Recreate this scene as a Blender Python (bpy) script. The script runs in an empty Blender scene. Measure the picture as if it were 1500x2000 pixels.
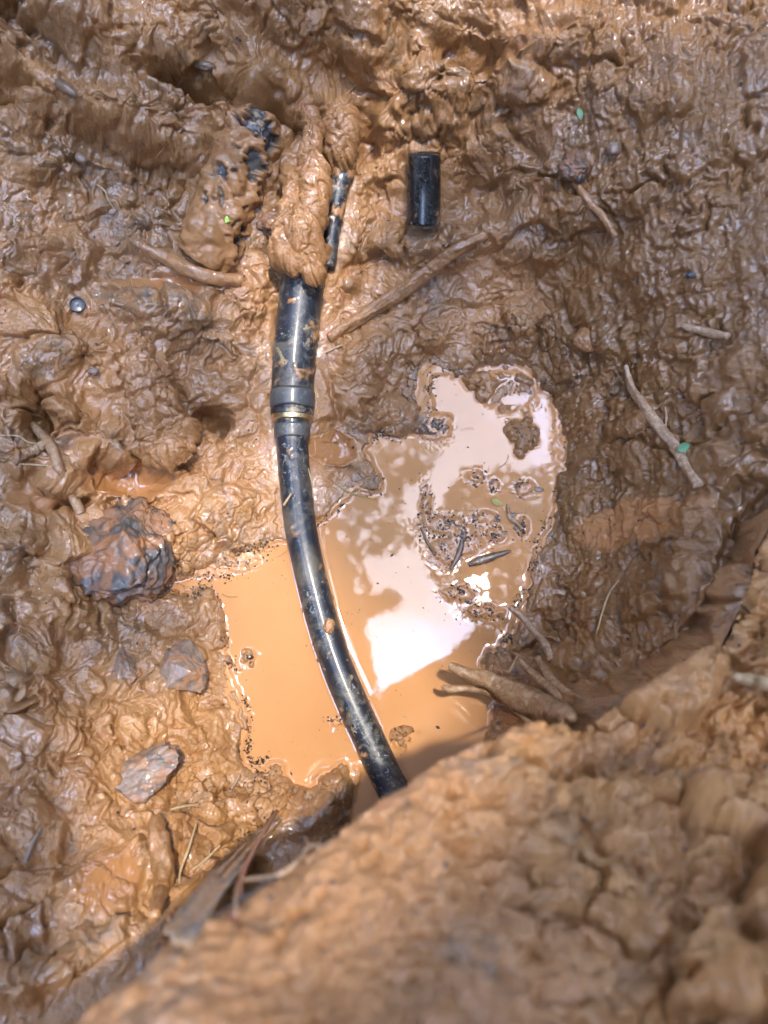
import bpy, bmesh, math, random
import numpy as np
from mathutils import Vector, Matrix, noise as mn

random.seed(7); rng = np.random.default_rng(7)
SC = bpy.context.scene
COL = SC.collection

# ------------------------------------------------------------------ camera
FPX = 1504.0                       # focal length in pixels of the 1500x2000 photograph
TILT = math.radians(12)
DIST = 1.08
CAM = np.array([0.0, -DIST*math.sin(TILT), DIST*math.cos(TILT)])
cd = bpy.data.cameras.new('camera'); cam = bpy.data.objects.new('camera', cd); COL.objects.link(cam)
cam.location = CAM; cam.rotation_euler = (TILT, 0, 0)
cd.sensor_fit = 'VERTICAL'; cd.sensor_height = 36; cd.lens = 36*FPX/2000.0
cd.clip_start = 0.02; cd.clip_end = 200
cd.dof.use_dof = True; cd.dof.focus_distance = 1.02; cd.dof.aperture_fstop = 2.5; cd.dof.aperture_blades = 0
SC.camera = cam

def ray(u, v):
    a = (u-750)/FPX; b = -(v-1000)/FPX
    c, s = math.cos(TILT), math.sin(TILT)
    # camera space (a,b,-1) rotated about x
    return np.array([a, b*c + s, b*s - c])
def at(u, v, z=0.0):
    d = ray(u, v); t = (z-CAM[2])/d[2]
    return CAM + d*t
def mpp(P):                        # metres per photograph pixel at a world point
    c, s = math.cos(TILT), math.sin(TILT)
    r = np.asarray(P)-CAM
    return -(r[1]*(-s) + r[2]*c)/FPX
def mirror(u, v, H):               # where the ray mirrored by the water meets the height H
    P = at(u, v, 0); d = ray(u, v); d[2] = -d[2]
    return P + d*(H/d[2])

# ------------------------------------------------------------------ light
SUNPX = (930, 1150)
sd_ = ray(*SUNPX); sd_[2] = -sd_[2]; sd_ /= np.linalg.norm(sd_)
elev = math.asin(sd_[2]); azim = math.atan2(sd_[0], sd_[1])
W = bpy.data.worlds.new('World'); SC.world = W; W.use_nodes = True
nt = W.node_tree; nt.nodes.clear()
N = nt.nodes.new; L = nt.links.new
out = N('ShaderNodeOutputWorld'); bg = N('ShaderNodeBackground'); sky = N('ShaderNodeTexSky')
sky.sky_type = 'NISHITA'; sky.sun_disc = False; sky.sun_elevation = elev; sky.sun_rotation = azim
sky.air_density = 1.0; sky.dust_density = 2.0
tc = N('ShaderNodeTexCoord'); cn = N('ShaderNodeTexNoise'); cn.inputs['Scale'].default_value = 2.2
cn.inputs['Detail'].default_value = 6; cn.inputs['Roughness'].default_value = 0.55
cr = N('ShaderNodeMapRange'); cr.inputs[1].default_value = 0.44; cr.inputs[2].default_value = 0.60
cr.inputs[3].default_value = 0.15; cr.inputs[4].default_value = 1.0
mx = N('ShaderNodeMix'); mx.data_type = 'RGBA'; mx.inputs[7].default_value = (27, 35, 58, 1)
L(tc.outputs['Generated'], cn.inputs['Vector']); L(cn.outputs['Fac'], cr.inputs[0])
L(cr.outputs[0], mx.inputs[0]); L(sky.outputs[0], mx.inputs[6]); L(mx.outputs[2], bg.inputs[0])
bg.inputs[1].default_value = 0.15
L(bg.outputs[0], out.inputs[0])
sl = bpy.data.lights.new('sun', 'SUN'); sun = bpy.data.objects.new('sun', sl); COL.objects.link(sun)
sl.energy = 1.9; sl.angle = math.radians(2.5); sl.color = (1, 0.92, 0.80)
sun.rotation_euler = Vector(sd_).to_track_quat('Z', 'Y').to_euler()
sun.location = (0.5, 0.5, 6)
SC.view_settings.view_transform = 'Standard'; SC.view_settings.look = 'None'
SC.view_settings.gamma = 1; SC.view_settings.use_curve_mapping = False
SC.view_settings.exposure = 1.32
SC.render.engine = 'CYCLES'
SC.cycles.use_denoising = True
SC.cycles.max_bounces = 4; SC.cycles.diffuse_bounces = 3; SC.cycles.glossy_bounces = 2; SC.cycles.caustics_reflective = False; SC.cycles.caustics_refractive = False

# ------------------------------------------------------------------ noise in numpy
F = np.float32
def _tab(seed):
    r = np.random.default_rng(seed); return r.permutation(256).astype(np.int32), r.random((256, 2)).astype(F), r.random(256).astype(F)*6.2831853
def perlin(x, y, seed=0):
    p, _, ang = _tab(seed)
    gx, gy = np.cos(ang).astype(F), np.sin(ang).astype(F)
    xi = np.floor(x).astype(np.int32); yi = np.floor(y).astype(np.int32)
    xf = (x-xi).astype(F); yf = (y-yi).astype(F)
    u = xf*xf*xf*(xf*(xf*6-15)+10); v = yf*yf*yf*(yf*(yf*6-15)+10)
    def g(i, j, dx, dy):
        h = p[(p[(xi+i) & 255] + yi + j) & 255]
        return gx[h]*dx + gy[h]*dy
    a = g(0, 0, xf, yf); b = g(1, 0, xf-1, yf); c = g(0, 1, xf, yf-1); d = g(1, 1, xf-1, yf-1)
    return ((a+(b-a)*u) + ((c+(d-c)*u)-(a+(b-a)*u))*v)*1.5
def worley(x, y, seed=0):
    p, pts, rr = _tab(seed)
    xi = np.floor(x).astype(np.int32); yi = np.floor(y).astype(np.int32)
    f1 = np.full(x.shape, 9, F); f2 = np.full(x.shape, 9, F); idv = np.zeros(x.shape, F)
    for i in (-1, 0, 1):
        for j in (-1, 0, 1):
            h = p[(p[(xi+i) & 255] + yi + j) & 255]
            dx = xi+i+pts[h, 0]-x; dy = yi+j+pts[h, 1]-y
            d = (dx*dx+dy*dy).astype(F)
            n = d < f1
            f2 = np.where(n, f1, np.minimum(f2, d)); idv = np.where(n, rr[h], idv); f1 = np.where(n, d, f1)
    return np.sqrt(f1), np.sqrt(f2), idv/6.2831853
def fbm(x, y, seed, octs=4, gain=0.5):
    s = 0; a = 1
    for o in range(octs):
        s = s + a*perlin(x*2**o, y*2**o, seed+o); a *= gain
    return s
def sstep(a, b, x):
    t = np.clip((x-a)/(b-a), 0, 1); return t*t*(3-2*t)

# ------------------------------------------------------------------ terrain grid
def axis(lo, hi, step, far):
    core = list(np.arange(lo, hi, step))
    def tail(start, sgn):
        r = []; s = step; x = start
        while abs(x) < far:
            s *= 1.13; x += sgn*s; r.append(x)
        return r
    return np.array(tail(core[0], -1)[::-1] + core + tail(core[-1], 1))
XS = axis(-0.53, 0.47, 0.00112, 9.0); YS = axis(-0.56, 0.67, 0.00115, 9.0)
GX, GY = np.meshgrid(XS, YS); NX, NY = len(XS), len(YS)

def tps(points):
    P = np.array([at(u, v, z) for u, v, z in points]); X = P[:, :2]; z = P[:, 2]
    n = len(X)
    r = np.linalg.norm(X[:, None]-X[None], axis=2)
    K = np.sqrt(r*r+1.5e-3) + np.eye(n)*-0.0015
    A = np.zeros((n+3, n+3)); A[:n, :n] = K; A[:n, n] = 1; A[:n, n+1:] = X; A[n, :n] = 1; A[n+1:, :n] = X.T
    w = np.linalg.solve(A, np.concatenate([z, [0, 0, 0]]))
    return X, w
def tps_eval(m, x, y):
    X, w = m; s = w[-3] + w[-2]*x + w[-1]*y
    for i in range(len(X)):
        s = s + w[i]*np.sqrt((x-X[i, 0])**2+(y-X[i, 1])**2+1.5e-3)
    return s
CX = np.linspace(-1.1, 1.1, 230); CY = np.linspace(-1.1, 1.1, 230)
CGX, CGY = np.meshgrid(CX, CY)
def bilin(C, x, y):
    fx = np.clip((x-CX[0])/(CX[1]-CX[0]), 0, len(CX)-1.001); fy = np.clip((y-CY[0])/(CY[1]-CY[0]), 0, len(CY)-1.001)
    i = fx.astype(int); j = fy.astype(int); a = fx-i; b = fy-j
    return (C[j, i]*(1-a)+C[j, i+1]*a)*(1-b) + (C[j+1, i]*(1-a)+C[j+1, i+1]*a)*b

zf = lambda z: z if z < .08 else .08+(z-.08)*.48     # height of the walls
pit_pts = [(1100,1300,.12),(1250,1300,.24),(1380,1200,.35),(1020,1405,.18),(960,1440,.06),(1400,1080,.34),(1300,1000,.22),(1180,1395,.36),(1080,1392,.29),(1275,1320,.36),(1420,1220,.385),(1455,1100,.41),(1475,1000,.43),(1120,1360,.29),(1190,1100,.10),(1120,1200,.07),
 (0,1990,.42),(110,1950,.38),(300,1800,.30),(0,1700,.27),(200,1650,.19),(440,1700,.12),(560,1650,.05),(640,1570,.03),(400,1600,.09),
 (0,1500,.17),(250,1520,.09),(0,1200,.12),(200,1200,.05),(380,1300,.02),(400,1450,.03),(0,1000,.12),(150,1000,.05),(300,1000,.03),(450,1000,.02),
 (0,750,.17),(200,750,.09),(400,750,.05),(500,800,.035),(0,500,.22),(200,500,.14),(400,560,.09),(500,620,.06),(0,250,.34),(200,250,.26),(350,250,.20),(480,260,.15),(0,0,.48),(200,0,.42),
 (400,0,.38),(400,130,.28),(550,120,.26),(700,0,.36),(700,150,.24),(650,300,.13),(850,235,.19),(850,330,.09),(830,480,.07),(720,400,.08),(950,0,.38),(950,200,.23),
 (960,400,.10),(1050,500,.10),(900,600,.045),(1050,650,.05),(700,600,.05),(700,780,.02),(750,700,.03),(1150,100,.42),(1150,300,.30),(1150,500,.19),(1150,700,.09),
 (1300,0,.50),(1300,300,.41),(1300,500,.32),(1300,750,.22),(1180,880,.08),(1500,0,.58),(1500,300,.50),(1500,600,.43),(1500,850,.39),(800,1000,0.0),(600,1300,0.0),(900,1350,0.0)]
pit_pts = [(u, v, zf(z)) for u, v, z in pit_pts if not (u > 900 and v > 1000)] + [(1100,1300,.075),(1250,1300,.19),(1380,1200,.235),(1180,1395,.24),(1080,1392,.16),(1275,1320,.25),(1420,1220,.265),
 (1455,1100,.27),(1475,1000,.275),(1400,1060,.22),(1300,1000,.15),(1190,1100,.07),(1120,1200,.045),(1020,1405,.10),(960,1440,.05)]
lip_pts = [(60,2060,.55),(130,2000,.54),(340,1830,.52),(480,1760,.49),(560,1710,.485),(700,1600,.47),(800,1540,.455),(860,1490,.45),(1000,1440,.42),(1130,1432,.375),(1180,1405,.36),
 (1280,1345,.34),(1430,1255,.32),(1478,1130,.31),(1530,1000,.31),(700,1990,.56),(1100,1700,.455),(1100,1990,.52),(1500,1990,.54),(1500,1500,.385),(1300,1600,.42),(1300,1480,.38),(400,1990,.57)]
C_pit = tps_eval(tps(pit_pts), CGX, CGY); C_lip = tps_eval(tps(lip_pts), CGX, CGY)

def poly_sdf(poly, x, y):          # negative inside
    P = np.asarray(poly, float)[:, :2]; d = np.full(x.shape, 1e9); ins = np.zeros(x.shape, bool)
    for k in range(len(P)):
        a = P[k]; b = P[(k+1) % len(P)]; e = b-a
        t = np.clip(((x-a[0])*e[0]+(y-a[1])*e[1])/max(e@e, 1e-12), 0, 1)
        d = np.minimum(d, (x-a[0]-t*e[0])**2+(y-a[1]-t*e[1])**2)
        if a[1] != b[1]:
            c = ((a[1] > y) != (b[1] > y)) & (x < (b[0]-a[0])*(y-a[1])/(b[1]-a[1])+a[0]); ins ^= c
    return np.where(ins, -1, 1)*np.sqrt(d)
def line_d(poly, x, y):            # distance to an open polyline and the height interpolated along it
    P = np.asarray(poly, float); best = np.full(x.shape, 1e9); zz = np.zeros(x.shape)
    for k in range(len(P)-1):
        a = P[k]; b = P[k+1]; e = (b-a)[:2]
        t = np.clip(((x-a[0])*e[0]+(y-a[1])*e[1])/max(e@e, 1e-12), 0, 1)
        d = (x-a[0]-t*e[0])**2+(y-a[1]-t*e[1])**2
        m = d < best; best = np.where(m, d, best); zz = np.where(m, a[2]+t*(b[2]-a[2]), zz)
    return np.sqrt(best), zz
def fineeval(fn, x0, x1, y0, y1, fill):   # evaluate on a 2.5 mm grid and resample
    ax = np.arange(x0, x1, .0025); ay = np.arange(y0, y1, .0025); ex, ey = np.meshgrid(ax, ay)
    C = fn(ex, ey)
    def samp(x, y, C):
        fx = (x-x0)/.0025; fy = (y-y0)/.0025
        ok = (fx >= 0) & (fy >= 0) & (fx < len(ax)-1.001) & (fy < len(ay)-1.001)
        fx = np.clip(fx, 0, len(ax)-1.001); fy = np.clip(fy, 0, len(ay)-1.001)
        i = fx.astype(int); j = fy.astype(int); a = fx-i; b = fy-j
        r = (C[j, i]*(1-a)+C[j, i+1]*a)*(1-b) + (C[j+1, i]*(1-a)+C[j+1, i+1]*a)*b
        return np.where(ok, r, fill)
    if isinstance(C, tuple): return tuple(samp(GX, GY, c) for c in C)
    return samp(GX, GY, C)

lip_edge = [(-400,2420,.57),(60,2060,.55),(130,2000,.54),(230,1925,.53),(340,1830,.52),(420,1795,.505),(480,1755,.49),(560,1705,.485),(640,1650,.478),(700,1598,.47),(760,1560,.46),(800,1535,.455),(860,1490,.45),
 (920,1465,.44),(1000,1428,.42),(1060,1415,.40),(1130,1432,.375),(1180,1405,.36),(1230,1370,.35),(1280,1345,.34),(1340,1300,.33),(1430,1255,.32),(1455,1200,.315),(1478,1130,.31),(1495,1060,.31),(1530,1000,.31),(1700,800,.32)]
lip_poly = [at(*p)[:2] for p in lip_edge] + [(4, .5), (4, -4), (-2.5, -4)]
SD_lip = fineeval(lambda x, y: poly_sdf(lip_poly, x, y), -.8, .8, -.8, .8, 1.0)
SD_lip = np.where((np.abs(GX) > .79) | (np.abs(GY) > .79), poly_sdf(lip_poly, GX, GY), SD_lip)

puddle_px = [(843,737),(870,730),(900,738),(918,725),(950,712),(990,716),(1040,728),(1052,752),(1076,775),(1090,800),(1101,850),(1098,900),(1092,950),(1078,1000),
 (1052,1050),(1042,1090),(1030,1130),(1016,1170),(1000,1200),(986,1230),(982,1262),(950,1278),(942,1310),(955,1350),(960,1400),(948,1440),(930,1480),(930,1560),(860,1640),(760,1680),
 (705,1640),(692,1600),(696,1550),(690,1500),(672,1486),(648,1494),(618,1518),(585,1532),(570,1540),(562,1505),(552,1478),(520,1482),(494,1492),(480,1470),(486,1440),(490,1400),(478,1360),(462,1320),(446,1280),
 (437,1230),(430,1190),(424,1160),(402,1150),(385,1165),(345,1160),(310,1150),(325,1135),(360,1125),(400,1112),(450,1122),(488,1112),(504,1085),(530,1066),(560,1058),(600,1048),
 (622,1022),(655,1000),(680,975),(690,955),(722,965),(745,955),(742,915),(722,882),(735,852),(748,842),(760,852),(800,852),(838,832),(846,800),(838,770)]
islands_px = [[(946,748),(990,734),(1042,742),(1068,768),(1055,792),(1022,806),(985,800),(955,782)],
 [(1000,828),(1016,824),(1030,840),(1032,862),(1018,872),(1002,860),(994,842)], [(903,735),(918,728),(934,738),(930,752),(912,756),(902,748)],
 [(1040,800),(1060,778),(1092,770),(1085,790),(1062,800)], [(640,1405),(668,1395),(690,1395),(690,1420),(660,1422)], [(768,1462),(782,1448),(790,1458),(784,1470),(772,1474)],
 [(482,1282),(500,1274),(506,1284),(492,1296),(480,1292)],
 [(815,830),(842,812),(868,822),(872,850),(850,866),(822,862)]]
pud = [at(u, v, 0)[:2] for u, v in puddle_px]
SD_w = fineeval(lambda x, y: poly_sdf(pud, x, y), -.6, .6, -.6, .6, 1.0)
SD_w = np.where(SD_w > .9, np.hypot(GX, GY), SD_w)
isl = [[at(u, v, 0)[:2] for u, v in q] for q in islands_px]
SD_i = fineeval(lambda x, y: np.minimum.reduce([poly_sdf(q, x, y) for q in isl]), -.2, .4, -.4, .4, 1.0)

# pipe centre lines (pixel x, pixel y, height, radius in pixels)
main_px = [(612,470,.105,41),(598,520,.090,43),(590,560,.080,43),(584,610,.072,42.5),(579,655,.066,42),(574,710,.060,41.5),(571.5,762,.054,41.5),
 (570.5,800,.050,38),(570.5,830,.047,34),(570.5,857,.044,31),(573,900,.038,31),(577,940,.032,31),(583,1000,.024,31),(591,1050,.018,31),(601,1100,.014,30.8),(613,1150,.012,30.8),
 (626,1200,.011,31),(641,1250,.010,31),(663,1312,.010,31),(687,1370,.010,31),(712,1425,.010,31),(738,1481,.010,31),(765,1538,.010,31),(800,1610,.010,31),(840,1690,.012,31)]
main3 = [(*at(u, v, z), r*mpp(at(u, v, z))) for u, v, z, r in main_px]
muddy_px = [(506,232,.150,36),(497,262,.146,43),(478,310,.138,48),(455,360,.128,50),(432,420,.117,52),(412,480,.107,50),(402,505,.098,44)]
muddy3 = [(*at(u, v, z), r*mpp(at(u, v, z))) for u, v, z, r in muddy_px]
off_px = [(828,301,.152,32),(828,325,.141,32.5),(828,370,.121,33),(826.5,438,.095,33.6)]
off3 = [(*at(u, v, z), r*mpp(at(u, v, z))) for u, v, z, r in off_px]
thin_px = [(672,330,.120,20),(660,380,.114,18),(652,430,.110,17),(645,480,.100,16),(640,520,.092,16)]
thin3 = [(*at(u, v, z), r*mpp(at(u, v, z))) for u, v, z, r in thin_px]

OVER = .08; ON = np.array([-.72, .694])    # the bank overhangs its own foot by this much, along this direction
foot_poly = [np.array(p)-ON*OVER for p in lip_poly]
SD_foot = fineeval(lambda x, y: poly_sdf(foot_poly, x, y), -.8, .8, -.8, .8, 1.0)
SD_foot = np.where((np.abs(GX) > .79) | (np.abs(GY) > .79), poly_sdf(foot_poly, GX, GY), SD_foot)
LX = GX + ON[0]*OVER; LY = GY + ON[1]*OVER       # where the bank's vertices really stand
blend_far = sstep(.75, 1.3, np.hypot(GX, GY-.05))
pit = bilin(C_pit, GX, GY)*(1-blend_far) + .46*blend_far
lip = bilin(C_lip, LX, LY)*(1-blend_far) + .62*blend_far
jit = .0062*fbm(GX*75, GY*75, 5, 4) + .008*fbm(GX*14, GY*14, 9, 3)
sw = SD_w + jit*.8 - .001
pit_s = pit.copy()
out_h = np.maximum(pit, .012)*(1-np.exp(-np.maximum(sw, 0)/.035)) + .007*(1-np.exp(-np.maximum(sw, 0)/.004))
in_h = -.022*(1-np.exp(np.minimum(sw, 0)/.014))
Z = np.where(sw > 0, out_h, in_h)
si = SD_i + jit*1.5
Z = np.where(si < .012, np.maximum(Z, np.where(si < 0, .006*(1-np.exp(si/.005)), -si*1.0)), Z)

# large lumps and hollows: (px, py, z, rx, ry, rotation deg, height m)
lumps = [(540,285,.16,20,45,0,-.030),(714,262,.15,24,42,0,-.030),(640,330,.13,14,40,0,-.02),(60,60,.4,50,25,0,-.03),(545,190,.26,75,40,20,.03),(470,205,.28,60,30,-10,.03),(850,215,.2,135,50,-5,.030),(860,275,.15,150,18,0,-.010),(340,250,.22,110,70,-15,.035),(175,250,.27,170,55,5,.03),(370,178,.25,70,22,10,-.045),(20,200,.32,60,40,0,-.05),(100,60,.42,130,60,0,.04),
 (90,120,.36,60,30,30,-.03),(260,320,.2,150,20,8,-.02),(960,480,.10,150,50,-12,.03),(820,470,.08,80,40,0,.02),(1105,560,.14,40,120,10,-.015),(700,510,.07,20,40,0,-.03),(60,790,.14,30,50,0,-.04),(408,815,.05,28,25,0,-.035),
 (180,700,.10,60,45,0,.022),(110,660,.12,60,50,0,.02),(55,900,.12,50,60,0,.015),(180,840,.08,80,40,30,.02),(350,620,.1,120,45,15,.022),(430,560,.1,90,30,25,.018),(60,1080,.09,60,50,0,.02),(120,1180,.07,50,40,0,.015),
 (230,1090,.05,90,75,0,.012),(345,1315,.02,75,60,0,.010),(80,1330,.1,60,50,0,.014),(130,1420,.1,80,40,0,.012),(640,1560,.03,45,60,30,.018),(560,1600,.05,60,40,0,.015),(445,1745,.15,55,30,-30,-.05),(60,1890,.35,80,40,0,.02),
 (500,80,.3,90,60,0,.03),(620,60,.3,70,70,0,.03),(520,180,.24,60,45,0,.028),(760,40,.34,80,50,0,.03),(640,265,.15,60,50,0,.02),(1010,200,.25,60,50,0,.025),(930,120,.3,70,20,20,-.025),(1060,100,.36,80,50,0,.02),
 (1230,560,.27,70,70,0,.012),(1180,620,.2,50,60,0,-.012),(1480,750,.42,60,120,0,.03),(1460,900,.39,60,50,0,.02),(1420,1000,.3,30,90,20,-.02),(1240,820,.16,100,18,-35,.012),(1300,1180,.2,120,40,-20,.015),(1150,1290,.15,50,40,0,.02),
 (1240,1330,.28,100,35,-25,.022),(1000,1370,.15,80,30,25,.02),(300,700,.08,30,90,-15,.01),(560,640,.06,25,90,0,-.01),(650,880,.01,50,20,0,-.012),(250,935,.04,70,20,5,-.02),(80,960,.1,60,25,20,-.02)]
for u, v, z, rx, ry, rot, h in lumps:
    c = at(u, v, zf(z)); k = mpp(c); a = math.radians(rot)
    dx = GX-c[0]; dy = GY-c[1]
    p = (dx*math.cos(a)-dy*math.sin(a))/(rx*k); q = (dx*math.sin(a)+dy*math.cos(a))/(ry*k)
    Z = Z + (1.45 if h > 0 else 1.9)*h*np.exp(-(p*p+q*q)**1.4)*sstep(-.002, .03, sw)
# seat the pipes in the mud
pipe_damp = np.ones_like(Z); near_caps = []
def around(line3, start_open=True):
    P = [(p[0], p[1], p[2]) for p in line3]; r = max(p[3] for p in line3)
    xs = [p[0] for p in P]; ys = [p[1] for p in P]
    m = (GX > min(xs)-.16) & (GX < max(xs)+.16) & (GY > min(ys)-.16) & (GY < max(ys)+.16)
    x, y = GX[m], GY[m]; d, z = line_d(P, x, y)
    a = np.array(P[0][:2]); e = np.array(P[1][:2])-a; e /= np.linalg.norm(e)
    back = np.maximum(-((x-a[0])*e[0]+(y-a[1])*e[1]), 0)
    m_ = (SD_foot[m] > .004); d = np.where(m_, d, 9)
    return m, d, z, r, back if start_open else back*0
def seat(line3, fr, slope, lo, w):
    """lower the mud that would bury a pipe and bring the mud up to its underside"""
    global Z
    m, d, z, r, back = around(line3)
    j = .5*fbm(GX[m]*40, GY[m]*40, 141, 3)*r
    cap = z-fr*r+np.maximum(d+j-r*.95, 0)*slope + 26*np.maximum(d-r*1.5, 0)**2 + 7*np.maximum(d-r*2.6, 0) + back*12
    fl = z-lo*r-np.maximum(d-r, 0)*w - back*4
    Z[m] = np.where(SD_foot[m] < .004, Z[m], np.where(sw[m] < .004, np.minimum(Z[m], cap), np.maximum(np.minimum(Z[m], cap), fl)))
    pipe_damp[m] = np.minimum(pipe_damp[m], .15+.85*sstep(r*.9, r*2.2, d+back))
    near_caps.append((m, np.where((d < r*1.05) & (back < .002), z-fr*r*.9+.002, 9)))
seat(main3, .40, 1.0, .8, .5); seat(muddy3, -.25, .8, .0, .6); seat(off3, .5, .9, .9, .4); seat(thin3, .3, .9, .7, .5)
Zp = Z.copy()

# the pit wall runs in beneath the overhanging bank
lip0 = bilin(C_lip, GX, GY)
Z = np.where((SD_lip < .02) & (np.hypot(GX, GY) < .9), np.minimum(Z, lip0 - .006 - .075*sstep(.002, -.02, SD_lip)), Z); Zp = Z.copy()
# noise space unrolled up the walls
bankm = SD_foot < 0
ZU = np.where(bankm, lip, Z); XU = np.where(bankm, LX, GX); YU = np.where(bankm, LY, GY); OY = np.where(bankm, -.15, .02)
rr = np.hypot(XU-.02, YU-OY)+1e-6; dirx = np.where(bankm, .35, (XU-.02)/rr); diry = np.where(bankm, -.94, (YU-OY)/rr)
UX = (XU + .9*ZU*dirx).astype(F); UY = (YU + .9*ZU*diry).astype(F)
wx = .014*fbm(UX*20, UY*20, 21, 3); wy = .014*fbm(UX*20, UY*20, 31, 3)
ux = UX+wx; uy = UY+wy
fx = ux + .0012*fbm(UX*110, UY*110, 41, 2); fy = uy + .0012*fbm(UX*110, UY*110, 51, 2)
def bump(s, seed, lo=.30):
    a, b, i = worley(fx*s, fy*s, seed)
    h = .10+1.35*np.maximum(i-lo, 0)**.8
    return np.sqrt(np.maximum(1-(a/(.42+.55*i))**2, 0)+.01)*h*sstep(0, .20, b-a)**.5, (b-a), i
region = fbm(UX*7, UY*7, 61, 3)
rough = sstep(-.2, .40, region)
b1, e1, i1 = bump(20, 71); b2, e2, i2 = bump(46, 72); b3, e3, i3 = bump(105, 73); b4, e4, i4 = bump(230, 74)
bil = np.abs(fbm(ux*24, uy*24, 81, 3)); bil2 = np.abs(fbm(fx*75, fy*75, 85, 3))
rid = 1-np.abs(fbm(ux*16, uy*16, 91, 4))
fine = fbm(fx*260, fy*260, 95, 3)
rough2 = sstep(-.3, .4, fbm(UX*16, UY*16, 63, 3))
b0, e0, i0 = bump(11.5, 70)
sel = sstep(-.1, .5, fbm(UX*13, UY*13, 66, 2))
sel = sstep(-.1, .5, fbm(UX*13, UY*13, 66, 2))
b15, e15, i15 = bump(31, 75); b25, e25, i25 = bump(70, 76)
ang = fbm(UX*5, UY*5, 181, 2)*2.2; sx_ = UX*np.cos(ang)+UY*np.sin(ang); sy_ = -UX*np.sin(ang)+UY*np.cos(ang)
smear = fbm(sx_*120, sy_*22, 185, 3)
lump = .30+.70*rough
def smax(*hs):
    k = 420.; m = hs[0]
    for h in hs[1:]: m = np.logaddexp(k*m, k*h)/k
    return m
gran = fbm(ux*170, uy*170, 193, 3)
clods = smax(.030*b0, .026*b1*(.4+.6*lump), .0215*b15*(.35+.65*rough), .0165*b2*(.3+.7*rough), .0125*b25*(.3+.7*rough2), .0085*b3)
D = (.018*fbm(UX*9, UY*9, 101, 2) + clods + .0030*b2*rough + .0022*b25*rough2*rough + .0018*b3*rough + .0013*b4*rough*(.3+.7*rough2)
     + .003*bil + .004*fbm(ux*26, uy*26, 91, 3) + .0020*smear*(1-rough) + .0007*gran*rough
     - .010*sstep(.06, 0, e1)*rough - .006*sstep(.07, 0, e15)*rough2)
D = D - .020
D = (D*4 + np.roll(D, 1, 0) + np.roll(D, -1, 0) + np.roll(D, 1, 1) + np.roll(D, -1, 1))/8
# right wall: smoother, streaked
rw = np.maximum(sstep(.16, .26, GX), .55*sstep(.30, .45, GY))*(1-sstep(-.02, .01, -SD_lip)*1)  # also masks the painted shade of the right and upper walls
streak = fbm(UX*90+UY*12, UY*16-UX*6, 111, 4)
D = D*(1-.30*rw) + rw*(.0018*streak + .005*np.abs(fbm(ux*40, uy*28, 117, 3)))
lm = (SD_foot < 0).astype(float)
crumb = sstep(.10, .22, GX+.25*(GY+.4)+.03*fbm(GX*30, GY*30, 197, 2))                       # far right of the near bank is crumbly clods
D = D*(1-lm) + lm*((D*.30*(1-crumb) + crumb*(D*1.0+.010*b2+.028*b0+.016*b1*sel+.010*b15*rough-.014)) + .004*fbm(UX*50-UY*30, UY*90, 121, 3)*(1-crumb))
shore = sstep(-.006, .045, sw)
amp = np.where(sw > 0, .28+.72*shore, .22)
amp = np.where(lm > .5, 1, amp*pipe_damp)
amp = np.where((si < .01) & (sw < 0), .55, amp)
lipz = lip + jit - .014*np.exp(np.minimum(SD_foot, 0)/.010)
Zt = Z*(1-lm) + lipz*lm
# deep crack just under the near bank
crk = np.exp(-((SD_lip-.006)/.007)**2)*sstep(.10, .2, GX)
Zt = Zt - .035*crk
gyp, gxp = np.gradient(Z, YS, XS); gyl, gxl = np.gradient(lip, YS, XS)
gy_ = gyp*(1-lm)+gyl*lm; gx_ = gxp*(1-lm)+gxl*lm
gx_ = np.clip(gx_, -1.6, 1.6); gy_ = np.clip(gy_, -1.6, 1.6)
nl = 1/np.sqrt(gx_**2+gy_**2+1)
under = (SD_lip < -.004) & (SD_foot > 0); amp = np.where(under, .15, amp)
PZ = Zt + D*amp*nl; PX = np.where(lm > .5, LX, GX) - D*amp*gx_*nl*.8; PY = np.where(lm > .5, LY, GY) - D*amp*gy_*nl*.8
deb = np.zeros_like(PZ)
for u, v, rx, ry, s_ in [(870,1025,52,20,1),(905,1052,48,34,1),(868,1078,32,30,1),(965,1042,20,16,1),(945,1012,26,14,.9),(897,1160,34,15,1),(945,1195,42,14,1),(1020,1030,14,24,.9),(965,950,13,13,.9),(1024,955,22,16,.9),(930,932,20,14,.9),(832,985,11,40,.9),(850,840,34,26,1),
        (1090,880,14,120,.7),(480,1095,34,20,.8),(398,1118,60,12,.8),(660,1410,24,10,.8),(700,1510,14,24,.8),(492,1285,16,10,.8)]:
    c = at(u, v, 0); k = mpp(c); deb = np.maximum(deb, s_*np.exp(-(((GX-c[0])/(rx*k))**2+((GY-c[1])/(ry*k))**2)**1.3))
dm = (deb > .3) & (sw < .002)
dn = fbm(GX*95, GY*95, 151, 4) + .5*np.abs(fbm(GX*210, GY*210, 155, 2))
PZ = np.where(dm, np.maximum(PZ, -.0058 + .0085*deb + .0040*dn), PZ)
for m_, c_ in near_caps: PZ[m_] = np.minimum(PZ[m_], c_)
# shallow muddy pools held in hollows
wet = np.zeros_like(PZ)
for u, v, z, rx, ry, lv in [(655,878,.012,60,30,.003),(250,938,.04,95,28,-.004),(75,970,.09,60,28,-.004),(315,560,.11,110,18,-.004),(1240,1010,.17,90,45,.0),(230,1700,.2,60,50,0.0)]:
    c = at(u, v, zf(z)); k = mpp(c); q = ((GX-c[0])/(rx*k))**2+((GY-c[1])/(ry*k))**2
    m = sstep(1.3, .55, q + .5*fbm(GX*30, GY*30, 131, 3))
    tgt = Zt+lv
    PZ = PZ*(1-m*.92) + tgt*m*.92; wet = np.maximum(wet, m)
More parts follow.
